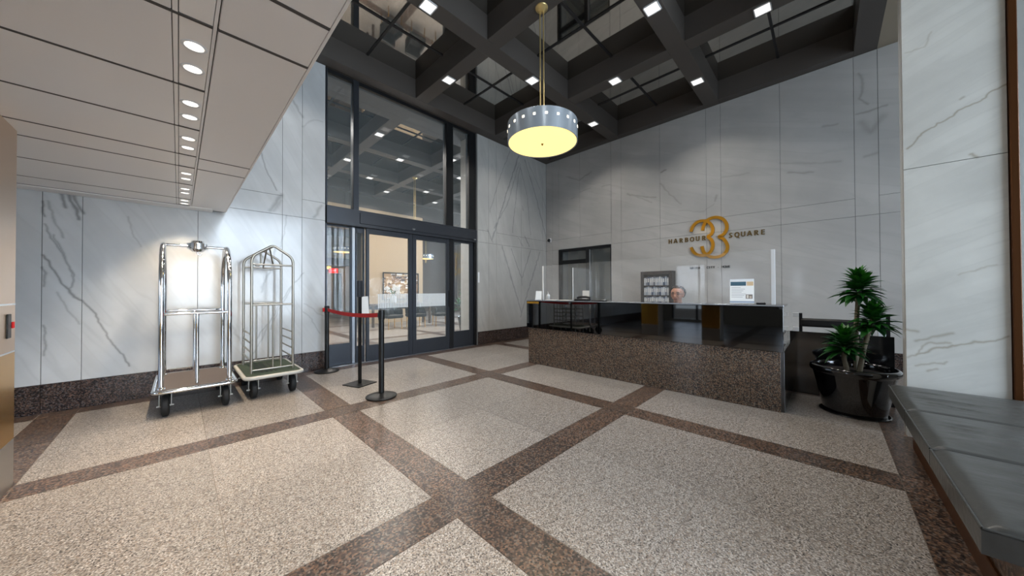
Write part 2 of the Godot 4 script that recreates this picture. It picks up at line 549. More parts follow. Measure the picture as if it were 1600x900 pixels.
	mat("trousers", Color(0.08, 0.08, 0.10), 0.85)

# ------------------------------------------------------------------ floor
func build_floor() -> void:
	var f := struct("floor", "speckled beige granite floor slabs divided by brown granite bands")
	bx(f, "screed", Vector3(-6, -0.16, -6.5), Vector3(9.5, -0.0018, 6.0), M.grout)
	var x_edges := [-6.0]
	var z_edges := [-6.3]
	var i := -4
	while GX + i * PITCH < 9.4:
		x_edges.append(GX + i * PITCH)
		i += 1
	i = -2
	while GZ + i * PITCH < 5.9:
		z_edges.append(GZ + i * PITCH)
		i += 1
	var t := 0.02
	var g := 0.0015
	var put := func(x0: float, x1: float, z0: float, z1: float, band: bool) -> void:
		if x1 - x0 < 0.02 or z1 - z0 < 0.02:
			return
		var m: Material = M["band_granite_%d" % rng.randi_range(0, 1)] if band else M["floor_granite_%d" % rng.randi_range(0, 2)]
		bx(f, "tile", Vector3(x0 + g, -t, z0 + g), Vector3(x1 - g, 0, z1 - g), m, 0.001)
	for a in x_edges.size() - 1:
		for b in z_edges.size() - 1:
			var x0: float = x_edges[a] + (BW / 2 if a > 0 else 0.0)
			var x1: float = x_edges[a + 1] - BW / 2
			var z0: float = z_edges[b] + (BW / 2 if b > 0 else 0.0)
			var z1: float = z_edges[b + 1] - BW / 2
			if b == 0:
				continue
			var xm := (x0 + x1) / 2
			var zm := (z0 + z1) / 2
			put.call(x0, xm, z0, zm, false); put.call(xm, x1, z0, zm, false)
			put.call(x0, xm, zm, z1, false); put.call(xm, x1, zm, z1, false)
			# band stones past this field: along its far z side, along its far x side, and the crossing
			put.call(x0, xm, z0 - BW, z0, true); put.call(xm, x1, z0 - BW, z0, true)
			put.call(x1, x1 + BW, z0, zm, true); put.call(x1, x1 + BW, zm, z1, true)
			put.call(x1, x1 + BW, z0 - BW, z0, true)
	bx(f, "door_sill", Vector3(1.63, -0.02, ZD - 0.55), Vector3(4.77, 0.004, ZD - 0.035), M.rail_metal, 0.002)
	# lounge floor beyond the doors
	var fl := struct("floor_lounge", "beige granite lounge floor with brown bands beyond the glass doors")
	bx(fl, "screed", Vector3(-1.0, -0.16, -26.0), Vector3(16.0, -0.022, -6.5), M.grout)
	var zs := [-6.36]
	for k in 10:
		zs.append(-8.4 - k * PITCH)
	for a in range(-2, 6):
		for b in zs.size() - 1:
			var x0 := GX + a * PITCH + BW / 2
			var x1 := GX + (a + 1) * PITCH - BW / 2
			var z1: float = zs[b] - BW / 2
			var z0: float = zs[b + 1] + BW / 2
			bx(fl, "tile", Vector3(x0 + g, -t, z0 + g), Vector3(x1 - g, 0, z1 - g), M["floor_granite_%d" % ((a + b + 8) % 3)])
			bx(fl, "tile", Vector3(x0 + g, -t, z1 + g), Vector3(x1 - g, 0, z1 + BW - g), M.band_granite_0)
			bx(fl, "tile", Vector3(x1 + g, -t, z0 + g), Vector3(x1 + BW - g, 0, z1 + BW - g), M.band_granite_1)

# ------------------------------------------------------------------ walls
func wall_columns(lo: float, hi: float, origin: float) -> Array:
	# joints at both edges of each grid band and halfway between bands
	var js := [lo]
	var k := -6
	while k < 8:
		var c := origin + k * PITCH
		for e in [c - BW / 2, c + BW / 2, c + PITCH / 2]:
			if e > lo + 0.06 and e < hi - 0.06:
				js.append(e)
		k += 1
	js.append(hi)
	js.sort()
	return js

func courses(parent: Node3D, lo: float, hi: float, origin: float, y0: float, y1: float, x0: float, w: float, m: Material, xf: Transform3D, hole := []) -> void:
	var js := wall_columns(lo, hi, origin)
	if hole:
		js.append_array([hole[0], hole[1]])
		js.sort()
	for i in js.size() - 1:
		var a: float = js[i]
		var b: float = js[i + 1]
		if b - a < 0.01:
			continue
		var narrow: bool = absf(b - a - BW) < 0.02
		var ys := [y0, 2.37, y1] if narrow else [y0, 2.37, 2.65, y1]
		for k in ys.size() - 1:
			var lo_y: float = maxf(ys[k], y0)
			var hi_y: float = minf(ys[k + 1], y1)
			if hi_y - lo_y < 0.03:
				continue
			if hole and a >= hole[0] - 0.01 and b <= hole[1] + 0.01 and lo_y < hole[2]:
				if hi_y <= hole[2] + 0.04:
					continue
				lo_y = hole[2]
			slab(parent, a, b, lo_y, hi_y, x0, w, 4.87, m, xf)

func base_blocks(parent: Node3D, lo: float, hi: float, origin: float, xf: Transform3D, h := 0.295) -> void:
	var js := wall_columns(lo, hi, origin)
	for i in js.size() - 1:
		var b := MB.new()
		var p := Vector3(js[i] + 0.001, 0.0, -0.03)
		var q := Vector3(js[i + 1] - 0.001, h, 0.012)
		b.box((p + q) / 2, q - p, 0.003)
		part(parent, "granite_block", b.done(), M.base_granite, xf.origin, xf.basis)

func build_walls() -> void:
	var zf := Transform3D(Basis(), Vector3(0, 0, ZD))                        # entrance wall, faces +z
	var wl := struct("wall_left", "white veined marble slab wall with the glass entrance doors")
	bx(wl, "core", Vector3(-6.2, 0, ZD - 0.6), Vector3(1.63, 5.5, ZD - 0.012), M.joint)
	bx(wl, "core", Vector3(4.77, 0, ZD - 0.6), Vector3(XD + 0.5, 5.5, ZD - 0.012), M.joint)
	bx(wl, "core", Vector3(1.63, HW, ZD - 0.6), Vector3(4.77, 5.5, ZD - 0.012), M.beam)
	courses(wl, -6.0, 1.63, GX, 0.295, HW, -1.25, 2.9, M.marble_entrance, zf)
	courses(wl, 4.79, XD, GX, 0.295, HW, 4.7, 2.66, M.marble_corner, zf)
	bx(wl, "reveal_slab", Vector3(4.755, 0.0, ZD - 0.6), Vector3(4.77, HW, ZD - 0.17), M.marble_plain)
	bx(wl, "reveal_slab", Vector3(1.63, 0.0, ZD - 0.6), Vector3(1.645, HW, ZD - 0.17), M.marble_plain)
	var bl := struct("baseboard_left", "brown speckled granite skirting under the marble entrance wall")
	base_blocks(bl, -6.0, 1.63, GX, zf)
	base_blocks(bl, 4.79, XD, GX, zf)
	# reception wall, faces -x: local x runs along world z
	var turn := Basis(Vector3.UP, -PI / 2)
	var xf := Transform3D(turn, Vector3(XD, 0, 0))
	var wb := struct("wall_back", "pale grey polished marble slab wall behind the reception counter")
	bx(wb, "core", Vector3(XD + 0.012, 0, -3.75), Vector3(XD + 0.45, 5.5, 6.0), M.joint)
	bx(wb, "core", Vector3(XD + 0.012, 0, ZD - 0.6), Vector3(XD + 0.45, 5.5, -5.31), M.joint)
	bx(wb, "core", Vector3(XD + 0.012, 2.36, -5.31), Vector3(XD + 0.45, 5.5, -3.75), M.joint)
	courses(wb, ZD, 1.0, GZ, 0.295, HW, -5.77, 6.8, M.marble_reception, xf, [-5.31, -3.75, 2.36])
	bx(wb, "slab_beyond", Vector3(XD - 0.01, 0.295, 1.004), Vector3(XD + 0.02, HW, 6.0), M.marble_plain)
	var bb := struct("baseboard_back", "brown granite skirting under the reception wall")
	base_blocks(bb, ZD + 0.02, -5.31, GZ, xf)
	base_blocks(bb, -3.75, 6.0, GZ, xf)
	# pier at the bench
	var xp := Transform3D(turn, Vector3(4.25, 0, 0))
	var wr := struct("wall_right", "bright white marble pier behind the black bench")
	bx(wr, "core", Vector3(4.262, 0, 0.486), Vector3(4.40, HW, 0.972), M.joint)
	slab(wr, 0.474, 0.972, 0.0, 2.238, 0.45, 0.6, 4.87, M.marble_pier, xp)
	slab(wr, 0.474, 0.972, 2.238, HW, 0.45, 0.6, 4.87, M.marble_pier, xp)
	bx(wr, "side_slab", Vector3(4.285, 0, 0.474), Vector3(4.40, HW, 0.486), M.marble_plain)
	var t1 := struct("trim_1", "dark bronze upright strip at the edge of the marble pier")
	bx(t1, "upright", Vector3(4.225, 0, 0.974), Vector3(4.40, HW, 1.012), M.bronze, 0.004)
	# glazed side of the pier, towards the street
	var w2 := struct("window_2", "tall glazing with bronze mullions beside the marble pier")
	bx(w2, "pane", Vector3(4.31, 0.1, 1.012), Vector3(4.322, HW, 5.6), M.pane)
	bx(w2, "bottom_rail", Vector3(4.27, 0, 1.012), Vector3(4.37, 0.1, 5.6), M.bronze)
	for z in [2.5, 4.05, 5.6]:
		bx(w2, "mullion", Vector3(4.27, 0, z - 0.03), Vector3(4.37, HW, z + 0.03), M.bronze)
	# street front, behind the camera
	var w3 := struct("window_3", "street front glazing with dark mullions facing the doors")
	bx(w3, "pane", Vector3(-0.3, 0.1, 5.62), Vector3(4.3, HW - 0.1, 5.632), M.pane)
	for x in [-0.3, 0.85, 2.0, 3.15, 4.3]:
		bx(w3, "mullion", Vector3(x - 0.035, 0, 5.57), Vector3(x + 0.035, HW, 5.68), M.frame_dark)
	for y in [0.0, 2.4, HW - 0.1]:
		bx(w3, "transom", Vector3(-0.3, y, 5.58), Vector3(4.3, y + 0.1, 5.67), M.frame_dark)
	var w4 := struct("wall_front", "plain stone wall around the street front")
	bx(w4, "block", Vector3(-6.2, 0, 5.57), Vector3(-0.3, 5.5, 5.8), M.marble_plain)
	bx(w4, "block", Vector3(4.3, 0, 5.57), Vector3(XD + 0.45, 5.5, 5.8), M.marble_plain)
	bx(w4, "block", Vector3(-0.3, HW, 5.57), Vector3(4.3, 5.5, 5.8), M.marble_plain)
	# elevator side: bronze clad piers with openings towards a glazed side entrance
	var we := struct("wall_elevator", "bronze and brass clad pier with a call panel beside the low ceiling")
	for p in [[-3.76, -3.30], [-2.25, -1.85], [-0.6, 0.2]]:
		var zc: float = (p[0] + p[1]) / 2
		bx(we, "core", Vector3(-1.15, 0, p[0] + 0.01), Vector3(-0.745, 2.30, p[1] - 0.01), M.reveal)
		var ys := [[0.0, 0.30, "steel"], [0.30, 0.86, "brass"], [0.862, 1.16, "elevator_bronze"], [1.162, 2.298, "elevator_bronze"]]
		for y in ys:
			bx(we, "cladding_panel", Vector3(-0.745, y[0], p[0] + 0.002), Vector3(-0.735, y[1] - 0.004, p[1] - 0.002), M[y[2]], 0.001)
			bx(we, "cladding_panel", Vector3(-1.15, y[0], p[0]), Vector3(-0.737, y[1] - 0.004, p[0] + 0.01), M[y[2]], 0.001)
		for y in [0.86, 1.16]:
			bx(we, "joint_strip", Vector3(-0.746, y - 0.005, p[0]), Vector3(-0.732, y + 0.005, p[1]), M.chrome)
	bx(we, "call_plate", Vector3(-0.735, 0.95, -3.66), Vector3(-0.728, 1.10, -3.60), M.black_metal, 0.002)
	bx(we, "call_button", Vector3(-0.729, 1.01, -3.69), Vector3(-0.722, 1.05, -3.66), M.red_belt, 0.002)
	var ww := struct("window_4", "side entrance glazing with dark mullions beyond the elevator piers")
	for w in [[-4.5, -2.7, 0.1, 2.25], [-1.2, 0.4, 0.6, 2.05]]:
		bx(ww, "pane", Vector3(-5.62, w[2], w[0]), Vector3(-5.608, w[3], w[1]), M.pane)
		for z in [w[0] + 0.03, (w[0] + w[1]) / 2, w[1] - 0.03]:
			bx(ww, "mullion", Vector3(-5.67, w[2], z - 0.03), Vector3(-5.56, w[3], z + 0.03), M.frame_dark)
	var we2 := struct("wall_side", "stone side wall beyond the elevator piers")
	for b in [[ZD, -4.5, 0.0, 5.5], [-2.7, -1.2, 0.0, 5.5], [0.4, 5.7, 0.0, 5.5], [-4.5, -2.7, 2.25, 5.5], [-4.5, -2.7, 0.0, 0.1], [-1.2, 0.4, 2.05, 5.5], [-1.2, 0.4, 0.0, 0.6]]:
		bx(we2, "block", Vector3(-5.8, b[2], b[0]), Vector3(-5.57, b[3], b[1]), M.plaster)

# ------------------------------------------------------------------ tall ceiling
func coffers(c: Node3D, x_lo: float, x_hi: float, xs: Array, zs: Array, z_lo: float, z_hi: float) -> void:
	# beams along x at each z of zs, beams along z between them, mirror tiles in 2 x 2 in each coffer
	for z in zs:
		var z0: float = maxf(z - BW / 2, z_lo)
		var z1: float = minf(z + BW / 2, z_hi)
		bx(c, "beam", Vector3(x_lo, HW, z0), Vector3(x_hi, HM + 0.05, z1), M.beam, 0.004)
	var cuts := [z_lo]
	for z in zs:
		cuts.append_array([maxf(z - BW / 2, z_lo), minf(z + BW / 2, z_hi)])
	cuts.append(z_hi)
	var xc := [x_lo]
	for x in xs:
		xc.append_array([maxf(x - BW / 2, x_lo), minf(x + BW / 2, x_hi)])
	xc.append(x_hi)
	for j in range(0, cuts.size() - 1, 2):
		var z0: float = cuts[j]
		var z1: float = cuts[j + 1]
		if z1 - z0 < 0.05:
			continue
		for x in xs:
			bx(c, "beam", Vector3(maxf(x - BW / 2, x_lo), HW, z0), Vector3(minf(x + BW / 2, x_hi), HM + 0.05, z1), M.beam, 0.004)
		for i in range(0, xc.size() - 1, 2):
			var x0: float = xc[i]
			var x1: float = xc[i + 1]
			if x1 - x0 < 0.05:
				continue
			var xm := (x0 + x1) / 2
			var zm := (z0 + z1) / 2
			for q in [[x0, xm, z0, zm], [xm, x1, z0, zm], [x0, xm, zm, z1], [xm, x1, zm, z1]]:
				bx(c, "mirror_panel", Vector3(q[0] + 0.002, HM, q[2] + 0.002), Vector3(q[1] - 0.002, HM + 0.012, q[3] - 0.002), M.mirror)
			bx(c, "mullion", Vector3(x0, HM - 0.012, zm - 0.018), Vector3(x1, HM - 0.0005, zm + 0.018), M.mullion)
			bx(c, "mullion", Vector3(xm - 0.018, HM - 0.012, z0), Vector3(xm + 0.018, HM - 0.0005, z1), M.mullion)

func build_ceiling() -> void:
	var c := struct("ceiling", "dark coffered ceiling of grid beams with mirror panels in the coffers")
	var xs := [GX - PITCH, GX, GX + PITCH, GX + 2 * PITCH]
	var zs := [GZ - 2 * PITCH, GZ - PITCH, GZ, GZ + PITCH]
	coffers(c, 0.43, XD + 0.01, xs, zs, ZD, 0.585)
	bx(c, "slab", Vector3(0.43, HM + 0.06, ZD), Vector3(XD + 0.3, HM + 0.2, 0.585), M.beam)
	bx(c, "plain_soffit", Vector3(0.43, HW, 0.585), Vector3(XD + 0.3, HM + 0.2, 5.7), M.plaster)
	# downlights in the middle of each beam length, except where the pendant hangs
	var spots := []
	for i in 3:
		for j in 3:
			spots.append(Vector2(GX + (i - 1) * PITCH, GZ - 1.5 * PITCH + j * PITCH))
			spots.append(Vector2(GX - 0.5 * PITCH + i * PITCH, GZ - PITCH + j * PITCH))
	for s in spots:
		if s.distance_to(Vector2(GX, GZ - 0.5 * PITCH)) < 0.1 or s.y > 0.2:
			continue
		downlight(s, "small square white downlight set in a dark ceiling beam", "lobby ceiling downlights", 1.1)

func downlight(s: Vector2, label: String, group: String, energy: float) -> void:
	var o := thing("downlight", label, "light", Vector3(s.x, HW, s.y), 0, group)
	var b := MB.new()
	var w := 0.085
	for k in 4:
		var r := Basis(Vector3.UP, k * PI / 2)
		b.box(r * Vector3(w, -0.006, 0), Vector3(0.012, 0.012, w * 2 + 0.012), 0.0, r)
	part(o, "bezel", b.done(), M.white_plastic)
	part(o, "light_panel", box_mesh(Vector3(w * 2 - 0.012, 0.004, w * 2 - 0.012)), M.downlight_glow, Vector3(0, -0.004, 0))
	spot("downlight_spot", Vector3(s.x, HW - 0.03, s.y), energy, 80.0 if s.y < -6.0 else 64.0, Color(1.0, 0.975, 0.945), 0.08)

# ------------------------------------------------------------------ low soffit over the left side
func build_soffit() -> void:
	var c := struct("ceiling_low", "low soffit of pale satin metal panels with dark joints")
	var h := 2.28
	var g := 0.008
	bx(c, "backing", Vector3(-6.2, h + 0.03, -5.70), Vector3(0.40, h + 0.12, 5.57), M.mullion)
	var zl := [-5.53, -5.15, -4.455, -3.835, -3.50, -2.917, -2.328, -1.74, -1.42, -0.4, 0.7, 1.8, 2.9, 4.0, 5.5]
	var zr := [-5.66, -3.832, -3.522, -1.738, -1.419, 0.2, 1.9, 3.7, 5.5]
	for i in zl.size() - 1:
		bx(c, "panel", Vector3(-1.9, h, zl[i] + g), Vector3(-0.024, h + 0.028, zl[i + 1] - g), M.soffit, 0.003)
		bx(c, "panel", Vector3(-0.004, h + 0.002, zl[i] + g), Vector3(0.09, h + 0.028, zl[i + 1] - g), M.soffit_light, 0.002)
		bx(c, "panel", Vector3(-6.0, h, zl[i] + g), Vector3(-1.91, h + 0.028, zl[i + 1] - g), M.soffit, 0.003)
	for i in zr.size() - 1:
		bx(c, "panel", Vector3(0.106, h, zr[i] + g), Vector3(0.418, h + 0.028, zr[i + 1] - g), M.soffit, 0.003)
	bx(c, "track", Vector3(-0.0215, h + 0.001, -5.53), Vector3(-0.0065, h + 0.02, 5.5), M.soffit_light, 0.001)
	bx(c, "track", Vector3(0.0915, h + 0.002, -5.53), Vector3(0.1025, h + 0.02, 5.5), M.soffit, 0.001)
	for z in zl:  # flush dark strips drawn in as the shade between soffit panels
		bx(c, "joint_shade_strip", Vector3(-6.0, h - 0.0006, z - 0.0075), Vector3(0.09, h + 0.02, z + 0.0075), M.gap_shade)
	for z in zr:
		bx(c, "joint_shade_strip", Vector3(0.106, h - 0.0006, z - 0.0075), Vector3(0.418, h + 0.02, z + 0.0075), M.gap_shade)
	bx(c, "end_trim", Vector3(-6.0, h - 0.012, -5.74), Vector3(0.30, h + 0.05, -5.54), M.soffit, 0.004)
	bx(c, "edge_fascia", Vector3(0.40, h + 0.03, -5.70), Vector3(0.43, 5.4, 5.57), M.beam)
	bx(c, "bulkhead", Vector3(-6.2, h + 0.13, -5.70), Vector3(0.399, h + 0.4, 5.57), M.beam)
	bx(c, "edge_trim", Vector3(0.4185, h - 0.001, -5.66), Vector3(0.43, h + 0.029, 5.5), M.soffit, 0.001)
	for z in [-1.93, -2.13, -2.53, -2.73, -3.12, -3.32, -4.05, -4.24, -4.66, -4.85, -5.25, -5.43, -0.2, 0.0, 1.2, 1.4, 2.4, 2.6]:
		var o := thing("recessed_light", "small round recessed light in the narrow strip of the low metal ceiling", "light", Vector3(0.042, h + 0.002, z), 0, "recessed lights in the low ceiling strip")
		part(o, "ring", lathe_mesh([Vector2(0.031, -0.001), Vector2(0.038, -0.005), Vector2(0.043, 0.0)], 20), M.white_plastic)
		part(o, "lamp_disc", lathe_mesh([Vector2(0.0005, -0.002), Vector2(0.031, -0.002)], 20), M.spot_glow)
		spot("recessed_spot", Vector3(0.042, h - 0.015, z), 0.65, 47.0, Color(1.0, 0.91, 0.79), 0.03)

# ------------------------------------------------------------------ entrance glazing
func leaf(parent: Node3D, called: String, x0: float, x1: float, y1: float, sl: float, sr: float, bottom: float, top: float, z: float) -> Node3D:
	var o := Node3D.new()
	o.name = called
	parent.add_child(o, true)
	var d := 0.045
	bx(o, "stile", Vector3(x0, 0.012, z - d), Vector3(x0 + sl, y1, z), M.frame, 0.003)
	bx(o, "stile", Vector3(x1 - sr, 0.012, z - d), Vector3(x1, y1, z), M.frame, 0.003)
	bx(o, "bottom_rail", Vector3(x0 + sl, 0.012, z - d + 0.002), Vector3(x1 - sr, bottom, z - 0.002), M.frame, 0.002)
	bx(o, "top_rail", Vector3(x0 + sl, y1 - top, z - d + 0.002), Vector3(x1 - sr, y1, z - 0.002), M.frame, 0.002)
	bx(o, "pane", Vector3(x0 + sl - 0.005, bottom - 0.005, z - 0.03), Vector3(x1 - sr + 0.005, y1 - top + 0.005, z - 0.02), M.pane)
	return o

func build_entrance() -> void:
	var d := struct("door_1", "dark framed sliding glass entrance doors under a tall glazed transom")
	var z := ZD - 0.03
	# frame members of the tall glazing
	for m in [[1.645, 1.672], [2.07, 2.163], [3.955, 4.135], [4.57, 4.755]]:
		bx(d, "mullion", Vector3(m[0], 2.63, z - 0.13), Vector3(m[1], HW, z), M.frame if m[0] < 3 else M.frame_dark, 0.004)
	bx(d, "head_rail", Vector3(1.645, HW - 0.06, z - 0.12), Vector3(4.755, HW, z - 0.005), M.frame_dark)
	for p in [[1.672, 2.07], [2.163, 3.955], [4.135, 4.57]]:
		bx(d, "pane", Vector3(p[0] - 0.004, 2.62, z - 0.07), Vector3(p[1] + 0.004, HW - 0.05, z - 0.06), M.pane)
	bx(d, "header", Vector3(1.645, 2.345, z - 0.15), Vector3(4.755, 2.63, z + 0.045), M.frame, 0.005)
	bx(d, "header_cover", Vector3(2.16, 2.40, z + 0.045), Vector3(4.70, 2.59, z + 0.06), M.frame, 0.005)
	var sensor := part(d, "motion_sensor", lathe_mesh([Vector2(0.001, -0.02), Vector2(0.03, -0.012), Vector2(0.036, 0.01), Vector2(0.001, 0.016)], 16), M.rail_metal, Vector3(3.15, 2.43, z + 0.075))
	sensor.name = "motion_sensor"
	part(d, "motion_sensor", sensor.mesh, M.rail_metal, Vector3(4.66, 2.40, z + 0.075))
	bx(d, "jamb", Vector3(4.70, 0.004, z - 0.12), Vector3(4.755, 2.345, z + 0.02), M.frame_dark, 0.004)
	bx(d, "jamb", Vector3(1.645, 0.004, z - 0.12), Vector3(1.665, 2.345, z), M.frame, 0.002)
	bx(d, "jamb", Vector3(2.075, 0.004, z - 0.13), Vector3(2.125, 2.345, z - 0.07), M.rail_metal, 0.004)
	bx(d, "jamb", Vector3(4.035, 0.004, z - 0.13), Vector3(4.135, 2.345, z), M.frame_dark, 0.004)
	leaf(d, "sidelight", 1.666, 2.074, 2.343, 0.012, 0.03, 0.36, 0.02, z - 0.07)
	leaf(d, "sliding_leaf", 2.13, 2.285, 2.343, 0.02, 0.03, 0.29, 0.09, z - 0.06)
	var lb := leaf(d, "sliding_leaf", 2.285, 3.17, 2.343, 0.055, 0.08, 0.29, 0.09, z)
	var lc := leaf(d, "sliding_leaf", 3.174, 4.03, 2.343, 0.08, 0.075, 0.285, 0.09, z)
	leaf(d, "sidelight", 4.137, 4.70, 2.343, 0.035, 0.10, 0.36, 0.04, z - 0.02)
	# frosted safety band of narrow upright bars on the two leaves
	for r in [[lb, 2.50, 3.08], [lc, 3.26, 3.95]]:
		var b := MB.new()
		var x: float = r[1]
		while x < r[2] - 0.02:
			b.box(Vector3(x + 0.011, 1.06, z - 0.0185), Vector3(0.021, 0.26, 0.002))
			x += 0.031
		var q := part(r[0], "frosted_band", b.done(), M.frosted)
		q.set_meta("label", "row of frosted white bars across the glass")
	bx(lc, "pull_handle", Vector3(4.0, 0.9, z), Vector3(4.02, 1.25, z + 0.02), M.frame_dark, 0.003)
	bx(d, "floor_track", Vector3(1.66, 0.0, z - 0.13), Vector3(4.70, 0.010, z + 0.02), M.rail_metal, 0.002)
	var sw := thing("wall_switch", "narrow white switch plate on the marble beside the entrance doors", "switch", Vector3(4.81, 1.55, ZD + 0.003))
	part(sw, "plate", box_mesh(Vector3(0.05, 0.24, 0.006), 0.002), M.white_plastic)
	part(sw, "rocker", box_mesh(Vector3(0.025, 0.06, 0.006), 0.002), M.paper, Vector3(0, 0, 0.005))

# office opening in the reception wall
func build_back_room() -> void:
	var o := struct("window_1", "dark framed office opening with glass in the reception wall")
	var x := XD
	var z0 := -5.31
	var z1 := -3.75
	bx(o, "frame_top", Vector3(x - 0.01, 2.30, z0), Vector3(x + 0.1, 2.36, z1), M.frame_dark)
	bx(o, "frame_side", Vector3(x - 0.01, 0.3, z0), Vector3(x + 0.1, 2.30, z0 + 0.07), M.frame_dark)
	bx(o, "frame_side", Vector3(x - 0.01, 0.3, -4.45), Vector3(x + 0.1, 2.30, -4.35), M.frame_dark)
	bx(o, "frame_side", Vector3(x + 0.0, 0.3, z1 - 0.02), Vector3(x + 0.1, 2.30, z1), M.frame_dark)
	bx(o, "frame_bar", Vector3(x - 0.01, 1.97, z0 + 0.07), Vector3(x + 0.1, 2.06, -4.45), M.frame_dark)
	bx(o, "leaf_edge", Vector3(x - 0.01, 0.3, -4.35), Vector3(x + 0.03, 2.29, -4.32), M.rail_metal)
	bx(o, "pane", Vector3(x + 0.05, 0.3, z0 + 0.07), Vector3(x + 0.06, 2.30, -4.45), M.pane)
	bx(o, "pane", Vector3(x + 0.03, 0.3, -4.32), Vector3(x + 0.04, 2.30, z1 - 0.02), M.pane)
	bx(o, "sill_block", Vector3(x - 0.005, 0.0, z0), Vector3(x + 0.45, 0.3, z1), M.base_granite)
	var w := struct("wall_office", "grey plaster walls of the small office behind the opening")
	bx(w, "block", Vector3(x + 2.2, 0, -6.4), Vector3(x + 2.35, 2.8, -2.0), M.plaster)
	bx(w, "block", Vector3(x + 0.45, 0, -6.4), Vector3(x + 2.2, 2.8, -6.3), M.plaster)
	bx(w, "block", Vector3(x + 0.45, 0, -2.1), Vector3(x + 2.2, 2.8, -2.0), M.plaster)
	bx(w, "block", Vector3(x + 0.45, 2.6, -6.3), Vector3(x + 2.2, 2.8, -2.1), M.plaster)
	bx(w, "block", Vector3(x + 0.45, -0.1, -6.3), Vector3(x + 2.2, 0.0, -2.1), M.plaster)

# ------------------------------------------------------------------ lounge beyond the doors
func build_lounge() -> void:
	var c := struct("ceiling_lounge", "coffered ceiling of lit beams over the lounge beyond the doors")
	var xs := []
	for i in range(-2, 5):
		xs.append(GX + i * PITCH)
	coffers(c, -1.0, 13.2, xs, [-12.365, -8.40 - PITCH, -8.40, -6.47], -12.49, -6.345)
	bx(c, "slab", Vector3(-1.0, HM + 0.06, -12.49), Vector3(13.2, HM + 0.2, -6.345), M.beam)
	bx(c, "plain_soffit", Vector3(-1.0, 4.4, -20.0), Vector3(13.2, HM + 0.2, -12.49), M.beam)
	var wl := struct("wall_lounge", "beige stone and brown timber walls around the lounge")
	bx(wl, "stone_wall", Vector3(4.85, 0, -12.7), Vector3(7.34, HW, -12.5), M.lounge_stone)
	bx(wl, "stone_wall", Vector3(-1.0, 3.55, -12.7), Vector3(4.85, HW, -12.5), M.lounge_stone)
	bx(wl, "timber_wall", Vector3(7.34, 0, -18.2), Vector3(13.2, HW, -18.0), M.lounge_wood)
	bx(wl, "stone_wall", Vector3(7.2, 0, -18.0), Vector3(7.34, HW, -12.7), M.lounge_stone)
	bx(wl, "stone_wall", Vector3(7.2, 0, -20.2), Vector3(7.34, HM, -18.2), M.plaster)
	bx(wl, "side_wall", Vector3(-1.2, 0, -20.0), Vector3(-1.0, HM, -6.34), M.plaster)
	bx(wl, "end_wall", Vector3(-1.0, 3.15, -20.2), Vector3(7.34, HM, -20.0), M.plaster)
	bx(wl, "end_wall", Vector3(7.0, 0, -26.0), Vector3(7.34, 3.15, -20.0), M.plaster)
	bx(wl, "end_wall", Vector3(3.0, 0, -26.0), Vector3(3.2, 3.15, -20.0), M.plaster)
	bx(wl, "end_wall", Vector3(-1.0, 0, -20.2), Vector3(3.2, 3.15, -20.0), M.plaster)
	bx(wl, "corridor_end", Vector3(3.2, 0, -26.0), Vector3(7.0, 3.15, -25.8), M.plaster)
	bx(wl, "corridor_ceiling", Vector3(3.2, 2.75, -25.8), Vector3(7.0, 3.15, -20.0), M.beam)
	bx(wl, "window_wall", Vector3(13.2, 0, -18.2), Vector3(13.4, 0.4, -6.3), M.plaster)
	bx(wl, "window_wall", Vector3(13.2, 4.2, -18.2), Vector3(13.4, HM + 0.2, -6.3), M.plaster)
	bx(wl, "window_wall", Vector3(13.2, 0.4, -18.2), Vector3(13.4, 4.2, -13.6), M.plaster)
	bx(wl, "near_wall", Vector3(XD + 0.5, 0, -6.34), Vector3(13.2, HM + 0.2, -6.1), M.plaster)
	bx(wl, "near_wall", Vector3(-1.2, 0, -6.4), Vector3(-1.0, HM + 0.2, -6.34), M.plaster)
	var w5 := struct("window_5", "tall lounge windows with dark mullions")
	bx(w5, "pane", Vector3(13.28, 0.4, -13.6), Vector3(13.29, 4.2, -6.3), M.pane)
	for z in [-13.6, -11.7, -9.9, -8.1]:
		bx(w5, "mullion", Vector3(13.22, 0.4, z - 0.04), Vector3(13.34, 4.2, z + 0.04), M.frame_dark)
	for i in 4:
		for j in 3:
			var s := Vector2(GX + (i - 1) * PITCH, -7.383 - j * PITCH)
			if not (i == 2 and j == 1):
				downlight(s, "square downlight in the lounge ceiling beyond the entrance doors", "lounge ceiling downlights", 2.4)
	for i in 4:
		for j in 2:
			downlight(Vector2(GX - 0.5 * PITCH + i * PITCH, -8.40 - j * PITCH), "square downlight in the lounge ceiling beyond the entrance doors", "lounge ceiling downlights", 2.4)
	# corridor: doors, dark post, exit sign, lamps
	var cd := struct("door_2", "pale double doors with dark frames at the end of the corridor")
	for x in [3.5, 4.4, 5.3, 6.55]:
		bx(cd, "door_leaf", Vector3(x, 0, -25.8), Vector3(x + 0.75, 2.2, -25.74), M.marble_plain)
		bx(cd, "door_stile", Vector3(x - 0.1, 0, -25.8), Vector3(x, 2.3, -25.72), M.frame_dark)
		part(cd, "handle", box_mesh(Vector3(0.03, 0.3, 0.05)), M.black_metal, Vector3(x + 0.1, 1.05, -25.72))
	bx(cd, "dark_post", Vector3(6.08, 0, -20.0), Vector3(6.5, 2.3, -19.9), M.frame_dark)
	var ex := thing("exit_sign", "small red lit exit sign hanging beyond the glass doors", "sign", Vector3(6.05, 2.42, -19.85))
	part(ex, "housing", box_mesh(Vector3(0.46, 0.26, 0.06), 0.01), M.exit_glow)
	var tm := TextMesh.new()
	tm.text = "EXIT"
	tm.font = font("Droid Sans", true)
	tm.font_size = 32
	tm.pixel_size = 0.0042
